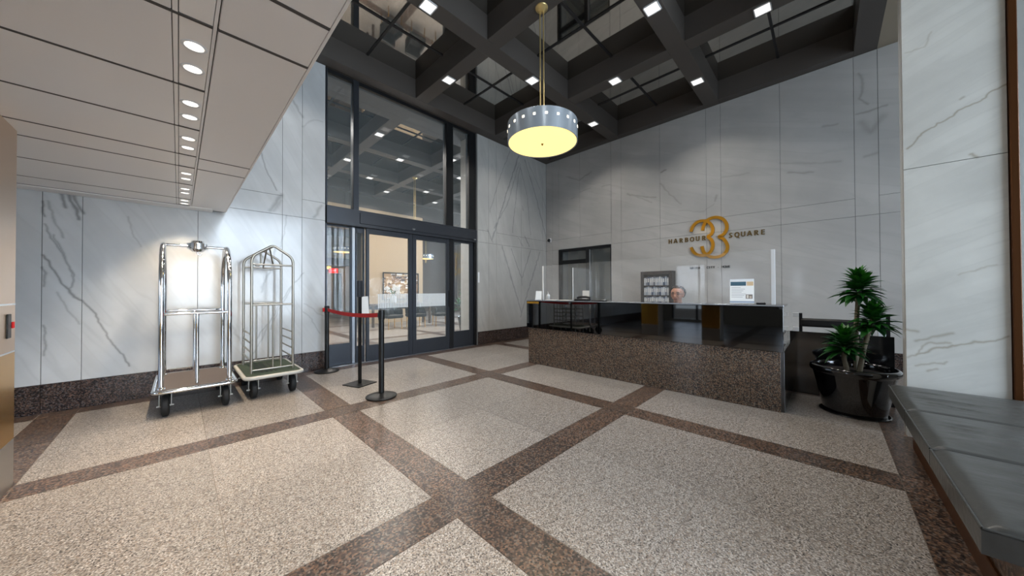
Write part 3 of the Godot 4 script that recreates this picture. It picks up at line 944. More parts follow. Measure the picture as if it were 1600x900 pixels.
	tm.depth = 0.004
	part(ex, "lettering", tm, M.paper, Vector3(0, 0, 0.033))
	part(ex, "hanger", box_mesh(Vector3(0.03, 0.2, 0.03)), M.frame_dark, Vector3(0, 0.23, 0))
	for p in [Vector3(6.0, 2.74, -21.5), Vector3(5.6, 2.74, -22.8), Vector3(5.2, 2.74, -24.2), Vector3(4.6, 2.74, -21.8)]:
		var o := thing("ceiling_lamp", "round warm lit ceiling lamp in the low corridor", "light", p, 0, "corridor ceiling lamps")
		part(o, "shade", lathe_mesh([Vector2(0.001, -0.12), Vector2(0.38, -0.12), Vector2(0.40, -0.10), Vector2(0.40, 0.0), Vector2(0.0, 0.0)], 24, false), M.corridor_light)
		var l := OmniLight3D.new()
		l.name = "corridor_lamp_light"
		add_child(l, true)
		l.position = p - Vector3(0, 0.25, 0)
		l.light_energy = 0.10
		l.light_color = Color(1.0, 0.84, 0.55)
		l.omni_range = 20
		l.light_size = 0.2
		l.shadow_enabled = true
	# framed picture on the stone wall
	var pic := thing("framed_picture", "large framed abstract picture in tan and white on the stone wall", "picture", Vector3(6.35, 1.45, -12.5))
	part(pic, "frame", frame_mesh(1.55, 1.1, 0.04, 0.05), M.black_metal)
	var im := Image.create(128, 96, false, Image.FORMAT_RGB8)
	im.fill(Color(0.62, 0.50, 0.36))
	var r := RandomNumberGenerator.new()
	r.seed = 5
	for k in 160:
		var cc: Color = [Color(0.80, 0.72, 0.60), Color(0.50, 0.38, 0.27), Color(0.88, 0.87, 0.85), Color(0.30, 0.25, 0.22)][r.randi_range(0, 3)]
		im.fill_rect(Rect2i(r.randi_range(0, 120), r.randi_range(0, 90), r.randi_range(2, 20), r.randi_range(2, 9)), cc)
	var pm := mat("picture_print", Color.WHITE, 0.5)
	pm.albedo_texture = ImageTexture.create_from_image(im)
	var qm := QuadMesh.new()
	qm.size = Vector2(1.48, 1.03)
	part(pic, "canvas", qm, pm, Vector3(0, 0, 0.02))
	# console and chairs
	var tb := thing("console_table", "long dark table in the lounge seen through the glass doors", "table", Vector3(5.75, 0, -11.4))
	part(tb, "top", box_mesh(Vector3(2.4, 0.07, 0.6), 0.005), M.lounge_wood, Vector3(0, 0.76, 0))
	part(tb, "apron", box_mesh(Vector3(2.2, 0.12, 0.5)), M.black_plastic, Vector3(0, 0.665, 0))
	for x in [-1.1, 1.1]:
		for z in [-0.24, 0.24]:
			part(tb, "leg", box_mesh(Vector3(0.07, 0.725, 0.07), 0.004), M.lounge_wood, Vector3(x, 0.3625, z))
	var spots := [[4.9, -10.3, 0.1], [5.75, -10.25, -0.1], [6.6, -10.0, -0.3], [7.3, -9.2, -1.1]]
	for i in 4:
		var o := thing("lounge_chair", "black upholstered chair with brass legs in the lounge beyond the doors", "chair", Vector3(spots[i][0], 0, spots[i][1]), spots[i][2], "lounge chairs")
		part(o, "seat", box_mesh(Vector3(0.56, 0.12, 0.54), 0.03), M.black_plastic, Vector3(0, 0.42, 0))
		part(o, "backrest", box_mesh(Vector3(0.56, 0.40, 0.09), 0.03), M.black_plastic, Vector3(0, 0.66, -0.24), Basis(Vector3.RIGHT, -0.12))
		for x in [-0.24, 0.24]:
			part(o, "armrest", box_mesh(Vector3(0.06, 0.20, 0.5), 0.02), M.black_plastic, Vector3(x, 0.56, 0))
			for z in [-0.22, 0.22]:
				part(o, "leg", tube_mesh([Vector3(x, 0, z), Vector3(x * 0.95, 0.37, z * 0.95)], 0.014, 8), M.brass)
	# flowers on the table
	var vs := thing("flower_vase", "vase of white blossoms on the lounge table", "flowers", Vector3(5.5, 0.795, -11.4))
	part(vs, "vase", lathe_mesh([Vector2(0.06, 0), Vector2(0.11, 0.1), Vector2(0.10, 0.22), Vector2(0.05, 0.30), Vector2(0.045, 0.30), Vector2(0.08, 0.2)], 20), M.white_plastic)
	for k in 22:
		var g := rng.randf() * TAU
		var rad := rng.randf_range(0.08, 0.42)
		var tip := Vector3(cos(g) * rad, rng.randf_range(0.36, 0.62), sin(g) * rad * 0.6)
		var st := part(vs, "stem", tube_mesh([Vector3(0, 0.22, 0), tip * 0.5 + Vector3(0, 0.28, 0), tip], 0.004, 5), M.leaf_0)
		var bl := MB.new()
		for q in 5:
			var e := TAU * q / 5
			bl.box(tip + Vector3(cos(e) * 0.03, sin(e) * 0.03, 0), Vector3(0.045, 0.045, 0.01), 0.004, Basis(Vector3.BACK, e))
		part(st, "blossom", bl.done(), M.paper)

func frame_mesh(w: float, h: float, t: float, d: float) -> ArrayMesh:
	var b := MB.new()
	b.box(Vector3(0, h / 2 - t / 2, d / 2), Vector3(w, t, d), 0.004)
	b.box(Vector3(0, -h / 2 + t / 2, d / 2), Vector3(w, t, d), 0.004)
	b.box(Vector3(-w / 2 + t / 2, 0, d / 2), Vector3(t, h - 2 * t, d), 0.004)
	b.box(Vector3(w / 2 - t / 2, 0, d / 2), Vector3(t, h - 2 * t, d), 0.004)
	return b.done()

func font(called: String, bold := false) -> SystemFont:
	var f := SystemFont.new()
	f.font_names = PackedStringArray([called])
	if bold:
		f.font_weight = 700
	return f

# ------------------------------------------------------------------ reception counter and what stands on it
func build_counter() -> void:
	var c := thing("reception_counter", "long reception counter with brown granite base and polished black upper front", "counter", Vector3(4.2, 0, -2.015))
	var L := 3.36
	var seams := [-L / 2, -0.1, 1.43, L / 2]
	for i in 3:
		var a: float = seams[i] + 0.001
		var b: float = seams[i + 1] - 0.001
		part(c, "granite_panel", box_mesh(Vector3(0.05, 0.605, b - a), 0.002), M.counter_granite, Vector3(0.035, 0.3025, (a + b) / 2))
	part(c, "black_front", box_mesh(Vector3(0.03, 0.45, L + 0.05), 0.002), M.black_glass, Vector3(0.005, 0.833, 0))
	part(c, "top", box_mesh(Vector3(0.46, 0.02, L + 0.06), 0.003), M.counter_top, Vector3(0.22, 1.069, 0))
	part(c, "edge_reflection_strip", box_mesh(Vector3(0.012, 0.014, L + 0.06), 0.002), M.rail_metal, Vector3(-0.016, 1.071, 0))  # added pale strip standing in for the reflection along the top edge
	part(c, "work_surface", box_mesh(Vector3(0.33, 0.03, L), 0.003), M.black_stone, Vector3(0.48, 0.76, 0))
	part(c, "back_panel", box_mesh(Vector3(0.03, 1.05, L - 0.02)), M.black_stone, Vector3(0.30, 0.53, 0))
	part(c, "end_panel", box_mesh(Vector3(0.26, 1.05, 0.03), 0.002), M.black_stone, Vector3(0.155, 0.53, -L / 2 + 0.005))
	part(c, "brass_plate", box_mesh(Vector3(0.006, 0.035, 0.26), 0.001), M.brass, Vector3(-0.013, 1.035, -L / 2 + 0.12))
	part(c, "end_panel", box_mesh(Vector3(1.0, 0.61, 0.03), 0.002), M.black_stone, Vector3(0.53, 0.306, L / 2 + 0.012))
	part(c, "glass_end", box_mesh(Vector3(1.26, 0.45, 0.012), 0.001), M.acrylic, Vector3(0.68, 0.84, L / 2 + 0.012))
	# low black panel between the counter and the pier
	var lp := thing("low_gate_panel", "low polished black panel between the counter and the potted plant", "panel", Vector3(5.22, 0, 0.09))
	part(lp, "panel", box_mesh(Vector3(0.05, 0.733, 0.83), 0.003), M.black_stone, Vector3(0, 0.3665, 0))
	var rail := thing("padded_rail", "black padded rail on white brackets behind the potted plant", "rail", Vector3(5.23, 0.733, 0.09))
	for z in [-0.36, 0.33]:
		part(rail, "bracket", box_mesh(Vector3(0.05, 0.05, 0.055), 0.002), M.white_plastic, Vector3(0, 0.025, z))
		part(rail, "bracket", box_mesh(Vector3(0.05, 0.045, 0.055), 0.002), M.white_plastic, Vector3(0, 0.20, z))
		part(rail, "post", box_mesh(Vector3(0.03, 0.22, 0.03), 0.002), M.black_metal, Vector3(0.005, 0.11, z + 0.045))
	part(rail, "pad", box_mesh(Vector3(0.06, 0.10, 0.68), 0.02), M.black_plastic, Vector3(0.0, 0.11, 0.02))
	# acrylic screen
	var s := thing("acrylic_screen", "clear acrylic screen with white edge posts along the counter top", "screen", Vector3(4.36, 1.079, -1.945))
	part(s, "sheet", box_mesh(Vector3(0.006, 0.58, 1.02)), M.acrylic, Vector3(0, 0.29, -1.02))
	part(s, "sheet", box_mesh(Vector3(0.006, 0.58, 2.04)), M.acrylic, Vector3(0, 0.29, 0.52))
	part(s, "post", box_mesh(Vector3(0.012, 0.58, 0.035), 0.002), M.white_plastic, Vector3(0, 0.29, 1.545))
	part(s, "post", box_mesh(Vector3(0.012, 0.58, 0.03), 0.002), M.white_plastic, Vector3(0, 0.29, -1.545))
	part(s, "side_sheet", box_mesh(Vector3(0.55, 0.52, 0.006)), M.acrylic, Vector3(0.29, 0.26, -0.93))
	part(s, "post", box_mesh(Vector3(0.012, 0.52, 0.012), 0.002), M.white_plastic, Vector3(0.005, 0.26, -0.943))
	for z in [-1.4, -0.3, 0.9]:
		part(s, "foot", box_mesh(Vector3(0.12, 0.012, 0.03), 0.002), M.acrylic, Vector3(0.03, 0.006, z))
	var y := 1.079
	# flyer in a holder
	var fl := thing("flyer_stand", "white printed flyer with a blue heading in a clear stand on the counter", "flyer", Vector3(4.27, y, -0.66), -PI / 2 + 0.12)
	var im := Image.create(160, 200, false, Image.FORMAT_RGB8)
	im.fill(Color(0.93, 0.94, 0.94))
	im.fill_rect(Rect2i(0, 0, 160, 18), Color(0.86, 0.88, 0.90))
	im.fill_rect(Rect2i(4, 22, 104, 34), Color(0.25, 0.38, 0.45))
	im.fill_rect(Rect2i(112, 22, 44, 34), Color(0.82, 0.72, 0.58))
	for k in 7:
		im.fill_rect(Rect2i(10, 70 + k * 13, 62 + (k * 29) % 40, 3), Color(0.62, 0.63, 0.65))
	im.fill_rect(Rect2i(106, 128, 44, 34), Color(0.45, 0.42, 0.40))
	im.fill_rect(Rect2i(112, 132, 12, 26), Color(0.86, 0.84, 0.80))
	im.fill_rect(Rect2i(130, 140, 14, 18), Color(0.75, 0.70, 0.64))
	im.fill_rect(Rect2i(0, 182, 160, 14), Color(0.60, 0.66, 0.74))
	var fm := mat("flyer_print", Color.WHITE, 0.5)
	fm.albedo_texture = ImageTexture.create_from_image(im)
	var qm := QuadMesh.new()
	qm.size = Vector2(0.215, 0.27)
	var lean := Basis(Vector3.RIGHT, -0.22)
	part(fl, "print", qm, fm, Vector3(0, 0.142, 0.002), lean)
	part(fl, "holder", box_mesh(Vector3(0.225, 0.28, 0.004), 0.001), M.acrylic, Vector3(0, 0.142, -0.003), lean)
	part(fl, "holder_foot", box_mesh(Vector3(0.225, 0.006, 0.10), 0.001), M.acrylic, Vector3(0, 0.003, -0.02))
	var tape := thing("tape_dispenser", "flat black block beside the flyer stand on the counter", "dispenser", Vector3(4.31, y, -0.50), 0.2)
	part(tape, "body", box_mesh(Vector3(0.05, 0.018, 0.08), 0.004), M.black_plastic, Vector3(0, 0.009, 0))
	part(tape, "cutter", box_mesh(Vector3(0.03, 0.01, 0.012), 0.002), M.steel, Vector3(0, 0.022, 0.03))
	# phone, card terminal, papers, bottle, little signs
	var ph := thing("desk_phone", "black desk telephone lying on the counter top", "telephone", Vector3(4.275, y, -2.66), -PI / 2)
	part(ph, "body", box_mesh(Vector3(0.22, 0.03, 0.12), 0.006), M.black_plastic, Vector3(0, 0.015, 0))
	part(ph, "handset", tube_mesh([Vector3(-0.11, 0.045, -0.03), Vector3(-0.05, 0.058, -0.03), Vector3(0.05, 0.058, -0.03), Vector3(0.11, 0.045, -0.03)], 0.017, 8), M.black_plastic)
	var ct := thing("clipboard", "flat dark clipboard beside the telephone on the counter", "clipboard", Vector3(4.275, y, -2.38), -PI / 2 + 0.1)
	part(ct, "board", box_mesh(Vector3(0.20, 0.012, 0.11), 0.004), M.black_metal, Vector3(0, 0.006, 0))
	part(ct, "clip", box_mesh(Vector3(0.05, 0.012, 0.02), 0.003), M.steel, Vector3(0.07, 0.018, 0))
	var cardm := thing("notice_card", "upright blank white notice card behind the telephone", "card", Vector3(4.47, y, -2.72), -PI / 2)
	part(cardm, "card", box_mesh(Vector3(0.12, 0.155, 0.003)), M.paper, Vector3(0, 0.0785, 0), Basis(Vector3.RIGHT, -0.08))
	part(cardm, "foot", box_mesh(Vector3(0.12, 0.003, 0.06)), M.paper, Vector3(0, 0.0015, -0.02))
	for p in [[4.27, -3.24, 0.1], [4.27, -2.98, -0.1]]:
		var pp := thing("paper_sheets", "small stack of loose white papers on the counter top", "paper", Vector3(p[0], y, p[1]), p[2], "papers on the counter")
		for k in 3:
			part(pp, "sheet", box_mesh(Vector3(0.11, 0.0025, 0.21)), M.paper, Vector3(0.004 * k, 0.0015 + 0.0028 * k, 0), Basis(Vector3.UP, 0.06 * k))
	var bt := thing("sanitizer_bottle", "small clear pump bottle of hand gel on the counter end", "bottle", Vector3(4.40, y, -3.41))
	part(bt, "bottle", lathe_mesh([Vector2(0.001, 0), Vector2(0.03, 0.002), Vector2(0.031, 0.07), Vector2(0.024, 0.09), Vector2(0.012, 0.097), Vector2(0.012, 0.105), Vector2(0.001, 0.106)], 16), M.white_plastic)
	part(bt, "pump", tube_mesh([Vector3(0, 0.105, 0), Vector3(0, 0.135, 0), Vector3(-0.03, 0.135, 0)], 0.005, 6), M.paper)
	var es := thing("acrylic_easel", "empty leaning acrylic card holder at the counter end", "card holder", Vector3(4.32, y, -3.56), -1.2)
	part(es, "sheet", box_mesh(Vector3(0.11, 0.155, 0.004), 0.001), M.frosted, Vector3(0, 0.078, -0.01), Basis(Vector3.RIGHT, -0.3))
	part(es, "foot", box_mesh(Vector3(0.11, 0.004, 0.06)), M.frosted, Vector3(0, 0.002, 0.0))
	# office chair for the attendant
	var ch := thing("office_chair", "black swivel chair behind the counter under the attendant", "chair", Vector3(5.05, 0, -1.535))
	part(ch, "seat", box_mesh(Vector3(0.48, 0.07, 0.48), 0.03), M.black_plastic, Vector3(0, 0.415, 0))
	part(ch, "backrest", box_mesh(Vector3(0.05, 0.48, 0.42), 0.02), M.black_plastic, Vector3(0.27, 0.74, 0))
	part(ch, "back_bar", tube_mesh([Vector3(0.15, 0.40, 0), Vector3(0.30, 0.42, 0), Vector3(0.31, 0.66, 0)], 0.018, 8), M.black_metal)
	part(ch, "column", tube_mesh([Vector3(0, 0.09, 0), Vector3(0, 0.39, 0)], 0.03, 10), M.black_metal)
	for k in 5:
		var e := TAU * k / 5 + 0.3
		var tip := Vector3(cos(e) * 0.28, 0.07, sin(e) * 0.28)
		var lg := part(ch, "leg", tube_mesh([Vector3(0, 0.1, 0), tip], 0.018, 8), M.black_metal)
		part(lg, "castor", lathe_mesh([Vector2(0.001, -0.026), Vector2(0.02, -0.02), Vector2(0.026, 0), Vector2(0.02, 0.02), Vector2(0.001, 0.026)], 12), M.rubber, tip - Vector3(0, 0.043, 0), Basis(Vector3.RIGHT, PI / 2))

# ------------------------------------------------------------------ the attendant: one skin from a field of capsules
func sdf(p: Vector3, prims: Array, k: float) -> float:
	var acc := 0.0
	for q in prims:
		var a: Vector3 = q[0]
		var ab: Vector3 = q[1] - a
		var t := clampf((p - a).dot(ab) / maxf(ab.length_squared(), 1e-9), 0.0, 1.0)
		var d := (p - a - ab * t).length() - lerpf(q[2], q[3], t)
		acc += exp(-clampf(d / k, -30.0, 30.0))
	return -k * log(acc)

func nets(b: MB, prims: Array, lo: Vector3, hi: Vector3, cell: float, k: float, paint: Callable) -> void:
	var nx := int((hi.x - lo.x) / cell) + 2
	var ny := int((hi.y - lo.y) / cell) + 2
	var nz := int((hi.z - lo.z) / cell) + 2
	var f := PackedFloat32Array()
	f.resize(nx * ny * nz)
	f.fill(1.0)
	# visit only the cells near each bone
	var near := {}
	for q in prims:
		var r: float = maxf(q[2], q[3]) + cell * 3
		var l: Vector3 = (q[0] as Vector3).min(q[1]) - Vector3.ONE * r
		var h: Vector3 = (q[0] as Vector3).max(q[1]) + Vector3.ONE * r
		for z in range(maxi(0, int((l.z - lo.z) / cell)), mini(nz, int((h.z - lo.z) / cell) + 2)):
			for y in range(maxi(0, int((l.y - lo.y) / cell)), mini(ny, int((h.y - lo.y) / cell) + 2)):
				for x in range(maxi(0, int((l.x - lo.x) / cell)), mini(nx, int((h.x - lo.x) / cell) + 2)):
					var i := x + nx * (y + ny * z)
					if not near.has(i):
						near[i] = true
						f[i] = sdf(lo + Vector3(x, y, z) * cell, prims, k)
	var vid := {}
	var vs := []
	var ns := []
	for i in near:
		var x: int = i % nx
		var y: int = (i / nx) % ny
		var z: int = i / (nx * ny)
		if x >= nx - 1 or y >= ny - 1 or z >= nz - 1:
			continue
		var sum := Vector3.ZERO
		var cnt := 0
		for e in [[0, 0, 0, 1, 0, 0], [0, 1, 0, 1, 1, 0], [0, 0, 1, 1, 0, 1], [0, 1, 1, 1, 1, 1], [0, 0, 0, 0, 1, 0], [1, 0, 0, 1, 1, 0], [0, 0, 1, 0, 1, 1], [1, 0, 1, 1, 1, 1], [0, 0, 0, 0, 0, 1], [1, 0, 0, 1, 0, 1], [0, 1, 0, 0, 1, 1], [1, 1, 0, 1, 1, 1]]:
			var fa := f[i + e[0] + nx * (e[1] + ny * e[2])]
			var fb := f[i + e[3] + nx * (e[4] + ny * e[5])]
			if (fa < 0.0) != (fb < 0.0):
				var t := fa / (fa - fb)
				sum += Vector3(e[0], e[1], e[2]).lerp(Vector3(e[3], e[4], e[5]), t)
				cnt += 1
		if cnt:
			vid[i] = vs.size()
			var p := lo + (Vector3(x, y, z) + sum / cnt) * cell
			vs.append(p)
			var s := cell * 0.5
			ns.append(Vector3(sdf(p + Vector3(s, 0, 0), prims, k) - sdf(p - Vector3(s, 0, 0), prims, k), sdf(p + Vector3(0, s, 0), prims, k) - sdf(p - Vector3(0, s, 0), prims, k), sdf(p + Vector3(0, 0, s), prims, k) - sdf(p - Vector3(0, 0, s), prims, k)).normalized())
	for i in vid:
		for ax in [[1, nx, nx * ny], [nx, nx * ny, 1], [nx * ny, 1, nx]]:
			if (f[i] < 0.0) == (f[i + ax[0]] < 0.0):
				continue
			var q := [i, i - ax[1], i - ax[1] - ax[2], i - ax[2]]
			var okay := true
			for w in q:
				okay = okay and vid.has(w)
			if not okay:
				continue
			var a: int = vid[q[0]]; var bb: int = vid[q[1]]; var c: int = vid[q[2]]; var d: int = vid[q[3]]
			b.quad(vs[a], vs[bb], vs[c], vs[d], ns[a], ns[bb], ns[c], ns[d])
	b.use_c = true
	while b.c.size() < b.v.size():
		b.c.append(paint.call(b.v[b.c.size()]))

func build_person() -> void:
	# seated, facing the lobby (-x), head slightly bowed towards the desk
	var o := thing("person", "seated attendant with short dark hair and glasses, head just above the counter", "person", Vector3(5.0, 0, -1.535), PI)
	# local frame: +x is the way the person faces
	var skin := Color(0.74, 0.53, 0.43).srgb_to_linear()
	var shirt := Color(0.70, 0.73, 0.78).srgb_to_linear()
	var dark := Color(0.09, 0.09, 0.11).srgb_to_linear()
	var body := MB.new()
	var pr := []
	pr.append([Vector3(-0.05, 0.55, 0), Vector3(-0.05, 0.74, 0), 0.145, 0.14])
	pr.append([Vector3(-0.05, 0.74, 0), Vector3(-0.03, 0.90, 0), 0.14, 0.12])
	for s in [-1.0, 1.0]:
		pr.append([Vector3(-0.04, 0.93, 0.04 * s), Vector3(-0.04, 0.93, 0.16 * s), 0.075, 0.065])
		pr.append([Vector3(-0.04, 0.92, 0.185 * s), Vector3(0.02, 0.67, 0.225 * s), 0.055, 0.045])
		pr.append([Vector3(0.02, 0.67, 0.225 * s), Vector3(0.17, 0.815, 0.12 * s), 0.042, 0.028])
		pr.append([Vector3(-0.04, 0.53, 0.08 * s), Vector3(0.26, 0.54, 0.11 * s), 0.085, 0.062])
		pr.append([Vector3(0.26, 0.54, 0.11 * s), Vector3(0.24, 0.09, 0.11 * s), 0.056, 0.038])
		pr.append([Vector3(0.23, 0.045, 0.11 * s), Vector3(0.36, 0.035, 0.12 * s), 0.04, 0.03])
	pr.append([Vector3(-0.03, 0.93, 0), Vector3(0.0, 1.06, 0), 0.055, 0.052])
	var paint := func(p: Vector3) -> Color:
		if p.y > 0.985:
			return skin
		if p.x > 0.15 and p.y > 0.72:
			return skin
		if p.y < 0.60 and not (p.x < 0.0 and p.y > 0.57):
			return dark
		return shirt
	nets(body, pr, Vector3(-0.3, -0.02, -0.36), Vector3(0.46, 1.02, 0.36), 0.016, 0.016, paint)
	# head, in its own finer grid; faces +x
	var hc := Vector3(0.02, 1.165, 0)
	var hd := []
	hd.append([hc + Vector3(-0.03, 0.035, 0), hc + Vector3(0.0, 0.035, 0), 0.08, 0.078])
	hd.append([hc + Vector3(0.015, -0.03, 0), hc + Vector3(0.035, -0.075, 0), 0.06, 0.035])
	hd.append([hc + Vector3(0.03, 0.045, 0), hc + Vector3(0.03, 0.03, 0), 0.055, 0.055])
	hd.append([hc + Vector3(0.08, 0.012, 0), hc + Vector3(0.1, -0.022, 0), 0.008, 0.014])
	hd.append([hc + Vector3(-0.02, -0.06, 0), hc + Vector3(-0.03, -0.14, 0), 0.052, 0.054])
	for s in [-1.0, 1.0]:
		hd.append([hc + Vector3(-0.015, 0.02, 0.078 * s), hc + Vector3(-0.01, -0.02, 0.076 * s), 0.014, 0.010])
		hd.append([hc + Vector3(0.06, -0.015, 0.035 * s), hc + Vector3(0.055, -0.03, 0.035 * s), 0.022, 0.02])
		hd.append([hc + Vector3(0.068, 0.032, 0.02 * s), hc + Vector3(0.062, 0.032, 0.05 * s), 0.012, 0.010])
	hd.append([hc + Vector3(0.078, -0.052, -0.018), hc + Vector3(0.078, -0.052, 0.018), 0.010, 0.010])
	var lips := Color(0.60, 0.36, 0.31).srgb_to_linear()
	var eye := Color(0.20, 0.15, 0.13).srgb_to_linear()
	var paint_head := func(p: Vector3) -> Color:
		var q := p - hc
		if q.x > 0.06 and absf(q.y + 0.052) < 0.006 and absf(q.z) < 0.024:
			return lips
		if q.x > 0.05 and absf(q.y - 0.014) < 0.007 and absf(absf(q.z) - 0.031) < 0.011:
			return eye
		if q.x > 0.05 and absf(q.y - 0.038) < 0.005 and absf(absf(q.z) - 0.033) < 0.016:
			return eye
		return skin
	nets(body, hd, hc + Vector3(-0.14, -0.19, -0.11), hc + Vector3(0.14, 0.14, 0.11), 0.006, 0.008, paint_head)
	# hands on the desk: palm, four unequal bent fingers and a thumb from the side of the palm
	for s in [-1.0, 1.0]:
		var w := Vector3(0.17, 0.815, 0.12 * s)
		var hp := []
		hp.append([w, w + Vector3(0.03, 0.0, -0.01 * s), 0.027, 0.028])
		for f in 4:
			var off := Vector3(0, 0, (f - 1.5) * 0.019)
			var ln: float = [0.066, 0.076, 0.072, 0.058][f]
			var k0 := w + Vector3(0.035, 0.0, -0.01 * s)
			hp.append([k0 + off * 0.6, k0 + Vector3(0.045, 0.004, 0) + off, 0.013, 0.011])
			hp.append([k0 + Vector3(0.045, 0.004, 0) + off, k0 + Vector3(0.045 + ln * 0.55, 0.0, 0) + off, 0.0092, 0.0085])
			hp.append([k0 + Vector3(0.045 + ln * 0.55, 0.0, 0) + off, k0 + Vector3(0.045 + ln, -0.018, 0) + off, 0.0085, 0.0075])
		hp.append([w + Vector3(0.02, -0.002, -0.022 * s), w + Vector3(0.055, -0.008, -0.05 * s), 0.012, 0.010])
		hp.append([w + Vector3(0.055, -0.008, -0.05 * s), w + Vector3(0.085, -0.014, -0.055 * s), 0.0098, 0.0085])
		nets(body, hp, w + Vector3(-0.04, -0.05, -0.09), w + Vector3(0.19, 0.05, 0.09), 0.005, 0.004, func(_p: Vector3) -> Color: return skin)
	var bm := mat("person_surface", Color.WHITE, 0.6)
	bm.vertex_color_use_as_albedo = true
	part(o, "body", body.done(), bm)
	# hair: sides and back, high forehead
	var hb := MB.new()
	var hcen := hc + Vector3(-0.022, 0.035, 0)
	var rad := Vector3(0.113, 0.104, 0.106)
	var st := 28
	var sp := 14
	for i in st:
		for j in sp:
			var pts := []
			for e in [[0, 0], [1, 0], [1, 1], [0, 1]]:
				var az: float = TAU * (i + e[0]) / st
				var el := lerpf(-0.75, PI / 2, float(j + e[1]) / sp)
				pts.append(Vector3(cos(az) * cos(el), sin(el), sin(az) * cos(el)))
			var m: Vector3 = (pts[0] + pts[2]) / 2
			var front := m.x > 0.15
			if front and m.y < 0.62:
				continue
			if m.x > -0.12 and m.y < -0.05:
				continue
			var w := []
			for q in pts:
				w.append(hcen + q * rad)
			hb.quad(w[0], w[1], w[2], w[3], pts[0], pts[1], pts[2], pts[3])
	part(o, "hair", hb.done(), M.hair)
	var gb := MB.new()
	for s in [-1.0, 1.0]:
		gb.tube(arc(hc + Vector3(0.088, 0.012, 0.031 * s), Vector3.BACK, Vector3.UP, 0.02, 0, TAU * 15 / 16, 15), 0.0022, 6, true)
		gb.tube([hc + Vector3(0.088, 0.016, 0.051 * s), hc + Vector3(0.05, 0.018, 0.083 * s), hc + Vector3(-0.02, 0.015, 0.09 * s)], 0.0022, 6)
	gb.tube([hc + Vector3(0.09, 0.016, -0.011), hc + Vector3(0.094, 0.019, 0), hc + Vector3(0.09, 0.016, 0.011)], 0.002, 6)
	part(o, "glasses", gb.done(), M.black_plastic)

# ------------------------------------------------------------------ sign on the reception wall
func stroke(pts: Array, width: float, depth: float, x: float) -> ArrayMesh:
	# pts: z, y pairs on the wall; smoothed and swept as a flat raised band
	var cv := Curve2D.new()
	for i in range(0, pts.size(), 2):
		cv.add_point(Vector2(pts[i], pts[i + 1]))
	for i in range(1, cv.point_count - 1):
		var t := (cv.get_point_position(i + 1) - cv.get_point_position(i - 1)) / 6.0
		cv.set_point_in(i, -t)
		cv.set_point_out(i, t)
	var waist := cv.point_count / 2
	var p := cv.tessellate(4, 3.0)
	var b := MB.new()
	var left := []
	var right := []
	for i in p.size():
		var t: Vector2 = (p[mini(i + 1, p.size() - 1)] - p[maxi(i - 1, 0)]).normalized()
		var nn := Vector2(-t.y, t.x)
		left.append(p[i] + nn * width / 2)
		right.append(p[i] - nn * width / 2)
	var v := func(q: Vector2, xx: float) -> Vector3: return Vector3(xx, q.y, q.x)
	var xf := x - depth
	for i in p.size() - 1:
		b.flat(v.call(left[i], xf), v.call(left[i + 1], xf), v.call(right[i + 1], xf), v.call(right[i], xf), Vector3.LEFT)
		for side in [left, right]:
			var a: Vector2 = side[i]
			var c: Vector2 = side[i + 1]
			var m2: Vector2 = ((a + c) - (p[i] + p[i + 1])).normalized()
			b.flat(v.call(a, xf), v.call(c, xf), v.call(c, x), v.call(a, x), Vector3(0, m2.y, m2.x))
	for e in [0, p.size() - 1]:
		var m2: Vector2 = (p[0] - p[1]).normalized() if e == 0 else (p[e] - p[e - 1]).normalized()
		b.flat(v.call(left[e], xf), v.call(right[e], xf), v.call(right[e], x), v.call(left[e], x), Vector3(0, m2.y, m2.x))
	return b.done()

func word(o: Node3D, text: String, z0: float, z1: float, y: float, h: float, m: Material, bold := true) -> void:
	# letters one by one, spread evenly between z0 and z1 (centres of the first and last)
	var turn := Basis(Vector3.UP, -PI / 2)
	for i in text.length():
		if text[i] == " ":
			continue
		var tm := TextMesh.new()
		tm.text = text[i]
		tm.font = font("Droid Sans", bold)
		tm.font_size = 64
		tm.pixel_size = h / 46.0
		tm.depth = 0.012
		tm.curve_step = 2.0
		var z := lerpf(z0, z1, float(i) / maxi(1, text.length() - 1))
		part(o, "letter", tm, m, Vector3(XD - 0.007, y, z), turn)

func build_sign() -> void:
	var s := thing("wall_sign", "gold interlaced 33 numerals with HARBOUR SQUARE lettering on the marble wall", "sign")
	var one := [-1.976, 2.433, -1.946, 2.526, -1.873, 2.603, -1.782, 2.625, -1.678, 2.597, -1.609, 2.509, -1.588, 2.413, -1.613, 2.339, -1.667, 2.292, -1.611, 2.223, -1.588, 2.128, -1.613, 2.023, -1.677, 1.951, -1.767, 1.927, -1.865, 1.951, -1.936, 2.020, -1.978, 2.112]
	var two := [-1.769, 2.430, -1.748, 2.521, -1.692, 2.615, -1.610, 2.656, -1.517, 2.656, -1.426, 2.611, -1.369, 2.527, -1.353, 2.434, -1.377, 2.355, -1.422, 2.300, -1.481, 2.273, -1.416, 2.224, -1.363, 2.135, -1.348, 2.044, -1.380, 1.956, -1.445, 1.901, -1.537, 1.878, -1.630, 1.893, -1.711, 1.946, -1.759, 2.020, -1.782, 2.117]
	part(s, "numeral", stroke(one, 0.056, 0.035, XD - 0.002), M.gold)
	part(s, "numeral", stroke(two, 0.056, 0.028, XD - 0.002), M.gold)
	mat("letter_bronze", Color(0.50, 0.42, 0.27), 0.35, 0.6)
	word(s, "HARBOUR", -2.385, -1.755, 2.277, 0.092, M.letter_bronze)
	word(s, "SQUARE", -1.295, -0.81, 2.277, 0.092, M.letter_bronze)
	mat("letter_dark", Color(0.12, 0.12, 0.13), 0.5)
	word(s, "WATER - CITY - HOME", -1.985, -1.325, 1.685, 0.042, M.letter_dark)

